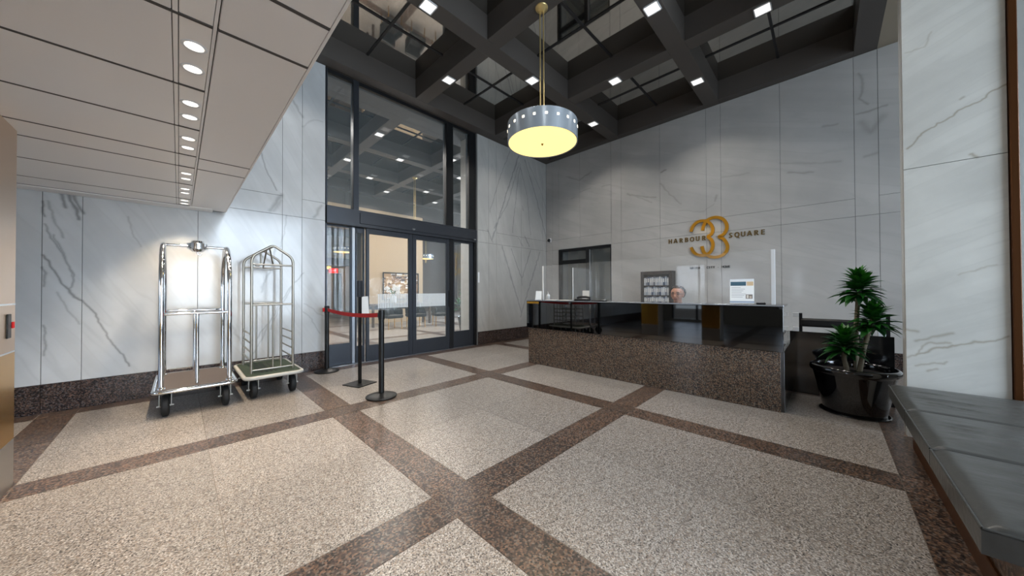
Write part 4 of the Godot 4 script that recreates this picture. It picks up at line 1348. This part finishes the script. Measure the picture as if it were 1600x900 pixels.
func build_back_wall_things() -> void:
	var s := thing("binder_cabinet", "dark wooden open cabinet of binders against the marble wall", "cabinet", Vector3(XD - 0.13, 0, -2.61))
	var m: StandardMaterial3D = mat("cabinet_wood", Color(0.17, 0.13, 0.11), 0.5)
	part(s, "back", box_mesh(Vector3(0.02, 1.645, 0.65)), m, Vector3(0.10, 0.8225, 0))
	for z in [-0.295, 0.295]:
		part(s, "side", box_mesh(Vector3(0.20, 1.645, 0.06), 0.003), m, Vector3(-0.01, 0.8225, z))
	part(s, "head", box_mesh(Vector3(0.20, 0.07, 0.53), 0.003), m, Vector3(-0.01, 1.61, 0))
	for y in [0.05, 0.50, 0.71, 0.92, 1.13, 1.34]:
		part(s, "shelf", box_mesh(Vector3(0.19, 0.018, 0.53)), m, Vector3(-0.005, y - 0.009, 0))
	var cols := [mat("binder_white", Color(0.74, 0.76, 0.79), 0.5), mat("binder_grey", Color(0.45, 0.47, 0.52), 0.5), mat("binder_blue", Color(0.25, 0.31, 0.42), 0.5), mat("binder_pale", Color(0.62, 0.66, 0.72), 0.5)]
	for row in 3:
		for k in 13:
			var h := 0.165 + 0.012 * ((k * 7 + row * 3) % 3)
			var lab: String = ["binder on the top shelf of the dark cabinet", "binder on the middle shelf of the dark cabinet", "binder on the lower shelf of the dark cabinet"][row]
			var b := thing("binder", lab, "binder", Vector3(XD - 0.15, [1.34, 1.13, 0.92][row], -2.61 - 0.24 + k * 0.040), 0, "binders on shelf %d" % (row + 1))
			part(b, "cover", box_mesh(Vector3(0.15, h, 0.033), 0.003), cols[(k * 5 + row * 2) % 4 if k % 3 else 0], Vector3(0, h / 2, 0))
			part(b, "spine_label", box_mesh(Vector3(0.002, h * 0.45, 0.02)), M.paper, Vector3(-0.076, h * 0.6, 0))
	var c := thing("dome_camera", "small dark dome camera high on the wall near the marble corner", "camera", Vector3(XD, 2.66, -5.62))
	part(c, "base", box_mesh(Vector3(0.03, 0.12, 0.12), 0.01), M.white_plastic, Vector3(-0.015, 0, 0))
	part(c, "dome", lathe_mesh([Vector2(0.048, 0.0), Vector2(0.046, 0.02), Vector2(0.03, 0.042), Vector2(0.001, 0.05)], 18), M.black_glass, Vector3(-0.03, 0, 0), Basis(Vector3.BACK, PI / 2))

# ------------------------------------------------------------------ pendants
func build_pendants() -> void:
	var bottom := 3.115
	var spots := [[Vector2(3.233, -2.588), "large drum pendant of brushed aluminium with a glowing cream disc over the lobby", "", 1.0],
		[Vector2(5.25, -9.42), "drum pendant on gold rods in the lounge behind the door header", "lounge pendants", 0.8],
		[Vector2(9.95, -16.6), "drum pendant glowing in front of the timber wall of the lounge", "lounge pendants", 0.8],
		[Vector2(5.46, -16.5), "drum pendant glowing above the corridor end of the lounge", "lounge pendants", 0.8]]
	var proto: Node3D
	for s in spots:
		var o: Node3D
		var at := Vector3(s[0].x, 0, s[0].y)
		if proto == null:
			o = thing("pendant_lamp", s[1], "lamp", at)
			proto = o
			var r := 0.444
			part(o, "shade", lathe_mesh([Vector2(r - 0.012, bottom + 0.004), Vector2(r, bottom), Vector2(r, bottom + 0.24), Vector2(r - 0.004, bottom + 0.243), Vector2(r - 0.02, bottom + 0.243), Vector2(0.05, bottom + 0.246), Vector2(0.001, bottom + 0.246)], 72, false), M.aluminium)
			part(o, "lamp_diffuser", lathe_mesh([Vector2(0.001, bottom - 0.004), Vector2(0.3, bottom - 0.002), Vector2(r - 0.012, bottom + 0.006)], 64), M.lamp_diffuser)
			part(o, "finial", lathe_mesh([Vector2(0.001, bottom - 0.024), Vector2(0.010, bottom - 0.02), Vector2(0.012, bottom - 0.008), Vector2(0.018, bottom - 0.003)], 14), M.brass)
			for k in 20:
				var g := TAU * (k + 0.5) / 20
				part(o, "lamp_dot", box_mesh(Vector3(0.004, 0.028, 0.028), 0.001), M.lamp_dot, Vector3(cos(g) * (r + 0.001), bottom + 0.155, sin(g) * (r + 0.001)), Basis(Vector3.UP, -g))
			for x in [-0.022, 0.022]:
				part(o, "rod", tube_mesh([Vector3(x * 0.70, bottom + 0.24, x * 0.72), Vector3(x * 0.70, HW - 0.02, x * 0.72)], 0.008, 8), M.brass_pale if M.has("brass_pale") else mat("brass_pale", Color(0.86, 0.76, 0.52), 0.3, 0.7))
			part(o, "canopy", lathe_mesh([Vector2(0.001, HW - 0.05), Vector2(0.045, HW - 0.045), Vector2(0.05, HW - 0.02), Vector2(0.078, HW - 0.018), Vector2(0.08, HW)], 28), M.brass_pale)
		else:
			o = proto.duplicate()
			o.name = numbered("pendant_lamp")
			add_child(o)
			o.position = at
			tag(o, s[1], "lamp", s[2])
			if s[0].y < -12.5:
				for ch in o.get_children():
					if ch.name.begins_with("rod") or ch.name.begins_with("canopy"):
						ch.position.y = 4.4 - HW
		# light let out below the disc
		var l := AreaLight3D.new()
		l.name = "pendant_light"
		add_child(l, true)
		l.position = at + Vector3(0, bottom - 0.03, 0)
		l.rotation.x = -PI / 2
		l.area_size = Vector2(0.66, 0.66)
		l.area_normalize_energy = false
		l.light_color = Color(1.0, 0.86, 0.60)
		l.light_energy = 1.6 * s[3]
		l.area_range = 20
		l.shadow_enabled = true

# ------------------------------------------------------------------ luggage carts
func bent(a: Vector3, b: Vector3, c: Vector3, r: float, n := 6) -> Array:
	# points rounding the corner b between a and c
	var p := b + (a - b).normalized() * r
	var q := b + (c - b).normalized() * r
	var out := []
	for i in n + 1:
		var t := float(i) / n
		out.append(p.lerp(b, t).lerp(b.lerp(q, t), t))
	return out

func wheel(parent: Node3D, at: Vector3, r: float, w: float) -> void:
	var o := part(parent, "castor", lathe_mesh([Vector2(0.02, -w / 2), Vector2(r * 0.7, -w / 2), Vector2(r * 0.95, -w * 0.38), Vector2(r, -w * 0.2), Vector2(r, w * 0.2), Vector2(r * 0.95, w * 0.38), Vector2(r * 0.7, w / 2), Vector2(0.02, w / 2)], 24), M.rubber, at, Basis(Vector3.BACK, PI / 2))
	var f := MB.new()
	for s in [-1.0, 1.0]:
		# lathe axis is local y after the turn: the fork straddles the tyre along it
		f.box(Vector3(r * 0.6, s * (w / 2 + 0.012), 0.0), Vector3(r * 1.22, 0.006, 0.03), 0.001)
	f.box(Vector3(r * 1.2, 0, 0), Vector3(0.008, w + 0.03, 0.06), 0.001)
	f.tube([Vector3(0, -w / 2 - 0.03, 0), Vector3(0, w / 2 + 0.03, 0)], 0.009, 8)
	part(o, "fork", f.done(), M.bumper_white)

func deck_outline(w: float, d: float, r: float, y: float) -> Array:
	var out := []
	for k in 4:
		var cx := (w / 2 - r) * (1 if k in [0, 3] else -1)
		var cz := (d / 2 - r) * (1 if k in [0, 1] else -1)
		for i in 6:
			var g := PI / 2 * k + PI / 2 * i / 5.0
			out.append(Vector3(cx + cos(g) * r, y, cz + sin(g) * r))
	return out

func deck_mesh(w: float, d: float, r: float, y0: float, y1: float) -> ArrayMesh:
	var b := MB.new()
	var lo := deck_outline(w, d, r, y0)
	var hi := deck_outline(w, d, r, y1)
	for i in lo.size():
		var j := (i + 1) % lo.size()
		var m := Vector3(lo[i].x + lo[j].x, 0, lo[i].z + lo[j].z).normalized()
		b.flat(lo[i], lo[j], hi[j], hi[i], m)
		b.tri(Vector3(0, y1, 0), hi[i], hi[j], Vector3.UP, Vector3.UP, Vector3.UP)
		b.tri(Vector3(0, y0, 0), lo[i], lo[j], Vector3.DOWN, Vector3.DOWN, Vector3.DOWN)
	return b.done()

func build_carts() -> void:
	# chrome cart: an arch along each side, a bar with a hub across the top
	var o := thing("luggage_cart", "polished chrome luggage cart with arched rails and a grey carpeted deck", "cart", Vector3(0.137, 0, -5.135))
	var dy := 0.27
	part(o, "deck", deck_mesh(0.60, 0.98, 0.06, dy - 0.035, dy - 0.004), M.steel)
	part(o, "deck_carpet", deck_mesh(0.56, 0.94, 0.05, dy - 0.004, dy + 0.004), M.carpet_grey)
	part(o, "bumper", tube_mesh(deck_outline(0.615, 0.995, 0.07, dy - 0.015), 0.02, 10, true), M.chrome)
	var hz := 0.40
	for x in [-0.255, 0.255]:
		var path := [Vector3(x, dy, hz), Vector3(x, 1.30, hz)]
		path.append_array(arc(Vector3(x, 1.30, 0), Vector3.BACK, Vector3.UP, 1.0, 0.0, PI, 24).map(func(p: Vector3) -> Vector3: return Vector3(p.x, 1.30 + (p.y - 1.30) * 0.45, p.z * hz)))
		path.append(Vector3(x, dy, -hz))
		part(o, "arch", tube_mesh(path, 0.0225, 14), M.chrome)
		for z in [-hz, hz]:
			part(o, "socket", lathe_mesh([Vector2(0.032, 0), Vector2(0.03, 0.012), Vector2(0.022, 0.02), Vector2(0.020, 0.035)], 14), M.chrome, Vector3(x, dy + 0.002, z))
	for z in [-hz, hz]:
		part(o, "cross_rail", tube_mesh([Vector3(-0.255, 1.015, z), Vector3(0.255, 1.015, z)], 0.015, 10), M.chrome)
		part(o, "mid_post", tube_mesh([Vector3(0, dy, z), Vector3(0, 1.015, z)], 0.016, 10), M.chrome)
	part(o, "top_bar", tube_mesh([Vector3(-0.255, 1.75, 0), Vector3(0.255, 1.75, 0)], 0.014, 10), M.chrome)
	var hub := part(o, "hub", lathe_mesh([Vector2(0.001, -0.065), Vector2(0.045, -0.06), Vector2(0.07, -0.034), Vector2(0.085, -0.032), Vector2(0.085, 0.032), Vector2(0.055, 0.04), Vector2(0.05, 0.062), Vector2(0.001, 0.064)], 6, false), M.chrome, Vector3(0.01, 1.752, 0))
	part(hub, "hook", tube_mesh([Vector3(0, -0.05, 0), Vector3(0, -0.085, 0), Vector3(0.02, -0.10, 0), Vector3(0.03, -0.085, 0)], 0.008, 8), M.chrome)
	for x in [-0.225, 0.225]:
		for z in [-0.40, 0.40]:
			wheel(o, Vector3(x, 0.104, z), 0.104, 0.06)
	# pitched cart with a green carpet
	o = thing("luggage_cart", "brushed metal luggage cart with pitched top, side rungs and a green deck", "cart", Vector3(0.80, 0, -5.15))
	part(o, "deck", deck_mesh(0.54, 0.96, 0.06, dy - 0.04, dy - 0.006), M.black_plastic)
	part(o, "deck_carpet", deck_mesh(0.52, 0.94, 0.05, dy - 0.006, dy + 0.004), M.carpet_green)
	for k in 4:
		part(o, "grip_strip", box_mesh(Vector3(0.018, 0.003, 0.60), 0.001), M.rubber, Vector3(-0.10 + 0.045 * k, dy + 0.0055, 0.02))
	part(o, "bumper", tube_mesh(deck_outline(0.555, 0.975, 0.07, dy - 0.018), 0.022, 10, true), M.bumper_white)
	var hx := 0.205
	for z in [-0.36, 0.32]:
		var path := [Vector3(-hx, dy, z)]
		path.append_array(bent(Vector3(-hx, dy, z), Vector3(-hx, 1.655, z), Vector3(0, 1.80, z), 0.07))
		path.append_array(bent(Vector3(-hx, 1.655, z), Vector3(0, 1.80, z), Vector3(hx, 1.655, z), 0.04))
		path.append_array(bent(Vector3(0, 1.80, z), Vector3(hx, 1.655, z), Vector3(hx, dy, z), 0.07))
		path.append(Vector3(hx, dy, z))
		part(o, "pitched_frame", tube_mesh(path, 0.0145, 10), M.brushed)
		for y in [0.31, 1.08, 1.56]:
			part(o, "cross_rail", tube_mesh([Vector3(-hx, y, z), Vector3(hx, y, z)], 0.011, 8), M.brushed)
		for x in ([0.0, 0.08] if z > 0 else [-0.07, 0.06]):
			part(o, "upright", tube_mesh([Vector3(x, 0.31, z), Vector3(x, 1.08, z)], 0.009, 8), M.brushed)
	part(o, "ridge_bar", tube_mesh([Vector3(0, 1.785, -0.36), Vector3(0, 1.785, 0.32)], 0.0125, 8), M.brushed)
	for s in [-1.0, 1.0]:
		part(o, "ridge_stay", tube_mesh([Vector3(0, 1.785, 0.1 * s), Vector3(0, 1.56, (0.32 if s > 0 else -0.36))], 0.009, 8), M.brushed)
	part(o, "hook", tube_mesh([Vector3(-0.06, 1.74, -0.1), Vector3(-0.06, 1.60, -0.1), Vector3(-0.08, 1.57, -0.1), Vector3(-0.11, 1.575, -0.1), Vector3(-0.115, 1.60, -0.1)], 0.011, 8), M.brushed)
	part(o, "hook_arm", tube_mesh([Vector3(-0.06, 1.74, -0.1), Vector3(0, 1.785, -0.1)], 0.009, 8), M.brushed)
	for x in [-hx, hx]:
		for y in [0.42, 0.525, 0.63, 0.73]:
			part(o, "rung", tube_mesh([Vector3(x, y, -0.36), Vector3(x, y, 0.32)], 0.010, 8), M.brushed)
	for x in [-0.19, 0.19]:
		for z in [-0.38, 0.36]:
			wheel(o, Vector3(x, 0.102, z), 0.102, 0.065)

# ------------------------------------------------------------------ stanchions and sign stand
func build_stanchions() -> void:
	var base := lathe_mesh([Vector2(0.001, 0.0), Vector2(0.165, 0.0), Vector2(0.172, 0.008), Vector2(0.170, 0.018), Vector2(0.13, 0.032), Vector2(0.06, 0.046), Vector2(0.034, 0.052), Vector2(0.001, 0.052)], 40)
	var post := lathe_mesh([Vector2(0.031, 0.05), Vector2(0.031, 0.90), Vector2(0.035, 0.902), Vector2(0.035, 0.99), Vector2(0.033, 1.012), Vector2(0.026, 1.018), Vector2(0.001, 1.019)], 28, false)
	var p1 := Vector3(1.658, 0, -3.747)
	var p2 := Vector3(1.60, 0, -5.55)
	var a := thing("stanchion", "black belt post standing on the granite floor, holding the belt's loose end", "stanchion", p1, 0, "belt posts")
	part(a, "base", base, M.black_metal)
	part(a, "post", post, M.black_metal)
	part(a, "belt_clip", box_mesh(Vector3(0.03, 0.06, 0.025), 0.003), M.black_plastic, Vector3(-0.01, 0.955, -0.042))
	var b := thing("stanchion", "black belt post by the marble wall with a red belt drawn out of it", "stanchion", p2, 0, "belt posts")
	part(b, "base", base, M.black_metal)
	part(b, "post", post, M.black_metal)
	part(b, "belt_clip", box_mesh(Vector3(0.03, 0.06, 0.02), 0.003), M.red_belt, Vector3(-0.045, 0.955, 0))
	# the belt sags between the two heads
	var s := Vector3(0.0, 0.955, 0.036)
	var e := p1 - p2 + Vector3(-0.01, 0.955, -0.055)
	var m := MB.new()
	var side := (e - s).cross(Vector3.UP).normalized() * 0.0012
	var prev := []
	for i in 25:
		var t := i / 24.0
		var c := s.lerp(e, t) - Vector3(0, 0.035 * 4 * t * (1 - t), 0)
		var h := Vector3(0, 0.025, 0)
		var cur := [c + h + side, c - h + side, c - h - side, c + h - side]
		if prev:
			for k in 4:
				var l := (k + 1) % 4
				var nn: Vector3 = [side.normalized(), Vector3.DOWN, -side.normalized(), Vector3.UP][k]
				m.flat(prev[k], prev[l], cur[l], cur[k], nn)
		prev = cur
	part(b, "belt", m.done(), M.red_belt).set_meta("label", "stretched red webbing belt")
	var st := thing("sign_stand", "thin black pole stand on a square plate with a white sign panel", "sign stand", Vector3(1.69, 0, -4.48), 0.35)
	part(st, "base_plate", box_mesh(Vector3(0.30, 0.012, 0.30), 0.003), M.black_metal, Vector3(0, 0.006, 0))
	part(st, "pole", box_mesh(Vector3(0.034, 1.23, 0.034), 0.003), M.black_metal, Vector3(0, 0.627, 0))
	part(st, "dispenser", box_mesh(Vector3(0.06, 0.22, 0.06), 0.008), M.frame, Vector3(0, 1.27, 0))
	var sg := MB.new()
	sg.box(Vector3.ZERO, Vector3(0.10, 0.24, 0.006), 0.003)
	part(st, "sign_panel", box_mesh(Vector3(0.10, 0.25, 0.012), 0.02), M.paper, Vector3(0.06, 1.04, 0.02), Basis(Vector3.UP, -0.5) * Basis(Vector3.BACK, 0.06))

# ------------------------------------------------------------------ potted dracaena
func leaf_mesh(length: float, width: float, droop: float) -> ArrayMesh:
	var b := MB.new()
	var n := 7
	var pts := []
	for i in n + 1:
		var t := float(i) / n
		var w := width * (0.35 + 1.3 * sin(PI * pow(t, 0.75)) * 0.55) * (1.0 - pow(t, 4.0)) * 0.5
		var x := length * t * (1.0 - 0.12 * t * t)
		var y := -droop * length * t * t + 0.10 * length * t
		pts.append([Vector3(x, y + w * 0.25, -w), Vector3(x, y, 0), Vector3(x, y + w * 0.25, w)])
	for i in n:
		for k in 2:
			var a: Vector3 = pts[i][k]
			var c: Vector3 = pts[i + 1][k]
			var d: Vector3 = pts[i + 1][k + 1]
			var e: Vector3 = pts[i][k + 1]
			var m := (d - a).cross(e - c)
			m = m if m.y > 0 else -m
			m = m.normalized()
			b.flat(a, c, d, e, m)
	return b.done()

func rosette(o: Node3D, at: Vector3, count: int, size: float, sd: int) -> void:
	var r := RandomNumberGenerator.new()
	r.seed = sd
	for i in count:
		var t := float(i) / count
		var az := i * 2.39996 + r.randf_range(-0.25, 0.25)
		var el := lerpf(-0.35, 1.35, pow(t, 0.9)) + r.randf_range(-0.12, 0.12)
		var kind := r.randi_range(0, 2)
		var key := "leaf%d" % kind
		if not cache.has(key):
			cache[key] = leaf_mesh([0.20, 0.185, 0.215][kind], [0.062, 0.055, 0.066][kind], [0.30, 0.42, 0.22][kind])
		var sc := size * lerpf(1.0, 0.62, t) * r.randf_range(0.9, 1.1)
		var turn := Basis(Vector3.UP, az) * Basis(Vector3.BACK, el) * Basis(Vector3.RIGHT, r.randf_range(-0.3, 0.3))
		var y := lerpf(-0.06, 0.10, t) * size
		part(o, "leaf", cache[key], M["leaf_%d" % (1 if t > 0.6 and i % 3 else (2 if i % 4 == 0 else 0))], at + Vector3(cos(az) * 0.012, y, -sin(az) * 0.012), turn.scaled(Vector3.ONE * sc))

func build_plant() -> void:
	var c := Vector3(4.73, 0, 0.185)
	var pot := thing("plant_pot", "large glossy black planter tapering to its base beside the bench", "planter", c)
	part(pot, "vessel", lathe_mesh([Vector2(0.001, 0.008), Vector2(0.215, 0.008), Vector2(0.226, 0.016), Vector2(0.245, 0.12), Vector2(0.275, 0.28), Vector2(0.298, 0.385), Vector2(0.302, 0.40), Vector2(0.318, 0.408), Vector2(0.326, 0.43), Vector2(0.322, 0.455), Vector2(0.306, 0.467), Vector2(0.292, 0.463), Vector2(0.284, 0.44), Vector2(0.278, 0.36)], 56), M.pot_glaze)
	part(pot, "saucer", lathe_mesh([Vector2(0.001, 0.0), Vector2(0.245, 0.0), Vector2(0.258, 0.010), Vector2(0.245, 0.012), Vector2(0.001, 0.0075)], 48), M.pot_glaze)
	part(pot, "soil", lathe_mesh([Vector2(0.2815, 0.40), Vector2(0.15, 0.412), Vector2(0.001, 0.415)], 40), M.soil)
	var p := thing("dracaena_plant", "green dracaena with three leafy heads on bare canes in the black planter", "plant", c + Vector3(0, 0.395, 0))
	var heads := [[Vector3(0.08, 0, 0.03), Vector3(0.05, 0.84, 0.05), 100, 1.16, 3], [Vector3(-0.02, 0, 0.04), Vector3(-0.02, 0.53, 0.14), 98, 1.12, 5], [Vector3(-0.04, 0, -0.04), Vector3(-0.06, 0.27, -0.06), 96, 1.12, 8]]
	for h in heads:
		var mid: Vector3 = (h[0] + h[1]) / 2 + Vector3(0.01, 0, -0.012)
		var cane := part(p, "cane", tube_mesh([h[0], mid, h[1] + Vector3(0, 0.05, 0)], 0.021, 10, false, 0.016), M.cane)
		for k in 7:
			var t := (k + 0.5) / 7.0
			var q: Vector3 = h[0].lerp(mid, t * 2) if t < 0.5 else mid.lerp(h[1], t * 2 - 1)
			part(cane, "cane_ring", tube_mesh([q, q + Vector3(0, 0.006, 0)], lerpf(0.0225, 0.018, t), 10), M.cane)
		rosette(p, h[1], h[2], h[3], h[4])
	# leafy plant behind the side light of the doors
	var c2 := Vector3(6.2, 0, -8.0)
	var pot2 := thing("lounge_planter", "dark planter standing in the lounge behind the narrow side light", "planter", c2)
	part(pot2, "vessel", lathe_mesh([Vector2(0.001, 0.0), Vector2(0.2, 0.0), Vector2(0.27, 0.45), Vector2(0.25, 0.46), Vector2(0.24, 0.40), Vector2(0.001, 0.40)], 32), M.pot_glaze)
	var pl := thing("lounge_plant", "bushy green plant in the lounge behind the narrow side light", "plant", c2 + Vector3(0, 0.40, 0))
	for k in 5:
		var g := TAU * k / 5
		var tip := Vector3(cos(g) * 0.22, 0.35 + 0.25 * (k % 3), sin(g) * 0.22)
		part(pl, "stem", tube_mesh([Vector3(0, 0, 0), tip * 0.5 + Vector3(0, 0.08, 0), tip], 0.014, 7), M.cane)
		rosette(pl, tip, 26, 1.5, 40 + k)

# ------------------------------------------------------------------ bench
func build_bench() -> void:
	var o := thing("bench", "wide low bench of black leather cushions on a granite plinth by the pier", "bench", Vector3(2.98, 0, 1.2))
	part(o, "plinth", box_mesh(Vector3(1.95, 0.20, 1.5), 0.004), M.base_bench if M.has("base_bench") else stone("base_bench", M.band_granite_0.albedo_texture, Color(0.9, 0.85, 0.8), 0.25, 0.9, Vector3(0.5, 0.3, 0.2)), Vector3(0.0, 0.205, 0.03))
	part(o, "kick_board", box_mesh(Vector3(1.98, 0.105, 1.5), 0.003), M.bronze, Vector3(0.0, 0.0525, 0.02))
	part(o, "frame", box_mesh(Vector3(2.0, 0.05, 1.52), 0.004), M.black_metal, Vector3(0.0, 0.33, 0.02))
	var xs := [1.85, 2.60, 3.31, 4.10]
	for i in 3:
		var w: float = xs[i + 1] - xs[i] - 0.008
		part(o, "cushion", cushion_mesh(w, 1.68, 0.10, 60 + i), M.leather, Vector3((xs[i] + xs[i + 1]) / 2 - 2.98, 0.355, 0.0))

func cushion_mesh(w: float, d: float, h: float, sd: int) -> ArrayMesh:
	var fn := FastNoiseLite.new()
	fn.seed = sd
	fn.frequency = 3.0
	fn.fractal_octaves = 3
	var nx := 60
	var nz := 48
	var pts := []
	var e := 0.022
	for j in nz + 1:
		var row := []
		for i in nx + 1:
			var u := float(i) / nx
			var v := float(j) / nz
			var x := (u - 0.5) * w
			var z := (v - 0.5) * d
			var edge := minf(minf(x + w / 2, w / 2 - x), minf(z + d / 2, d / 2 - z))
			var k := clampf(edge / e, 0.0, 1.0)
			var y := h - e * (1.0 - sqrt(1.0 - pow(1.0 - k, 2.0)))
			y += 0.010 * smoothstep(0.0, 0.2, edge)
			# sat-in creases running across
			var cr := fn.get_noise_2d(x * 0.35 + z * 0.10, z * 1.0 + x * 0.2) + 0.6 * fn.get_noise_2d(x * 2.4, z * 0.45 + 5.0)
			var ridge := maxf(0.0, 1.0 - absf(fn.get_noise_2d(x * 1.3 + z * 0.25, z * 0.22 + 9.0)) * 9.0) * smoothstep(-0.1, 0.4, fn.get_noise_2d(x * 0.4 + 20.0, z * 0.4))
			y -= 0.010 * ridge * smoothstep(0.04, 0.16, edge)
			y += 0.008 * cr * smoothstep(0.03, 0.15, edge)
			row.append(Vector3(x, y, z))
		pts.append(row)
	var b := MB.new()
	var nrm := func(i: int, j: int) -> Vector3:
		var a: Vector3 = pts[j][mini(i + 1, nx)] - pts[j][maxi(i - 1, 0)]
		var c: Vector3 = pts[mini(j + 1, nz)][i] - pts[maxi(j - 1, 0)][i]
		return c.cross(a).normalized()
	for j in nz:
		for i in nx:
			b.quad(pts[j][i], pts[j][i + 1], pts[j + 1][i + 1], pts[j + 1][i], nrm.call(i, j), nrm.call(i + 1, j), nrm.call(i + 1, j + 1), nrm.call(i, j + 1))
	# sides and underside
	var y0 := h - e
	for s in [-1.0, 1.0]:
		b.flat(Vector3(s * w / 2, 0, -d / 2), Vector3(s * w / 2, 0, d / 2), Vector3(s * w / 2, y0, d / 2), Vector3(s * w / 2, y0, -d / 2), Vector3(s, 0, 0))
		b.flat(Vector3(-w / 2, 0, s * d / 2), Vector3(w / 2, 0, s * d / 2), Vector3(w / 2, y0, s * d / 2), Vector3(-w / 2, y0, s * d / 2), Vector3(0, 0, s))
	b.flat(Vector3(-w / 2, 0, -d / 2), Vector3(w / 2, 0, -d / 2), Vector3(w / 2, 0, d / 2), Vector3(-w / 2, 0, d / 2), Vector3.DOWN)
	# piping round the upper edge
	var rim := []
	for p in [[-1, -1], [1, -1], [1, 1], [-1, 1]]:
		rim.append(Vector3(p[0] * (w / 2 - 0.003), y0 + 0.006, p[1] * (d / 2 - 0.003)))
	b.tube([rim[0], rim[1]], 0.005, 6)
	b.tube([rim[1], rim[2]], 0.005, 6)
	b.tube([rim[2], rim[3]], 0.005, 6)
	b.tube([rim[3], rim[0]], 0.005, 6)
	return b.done()
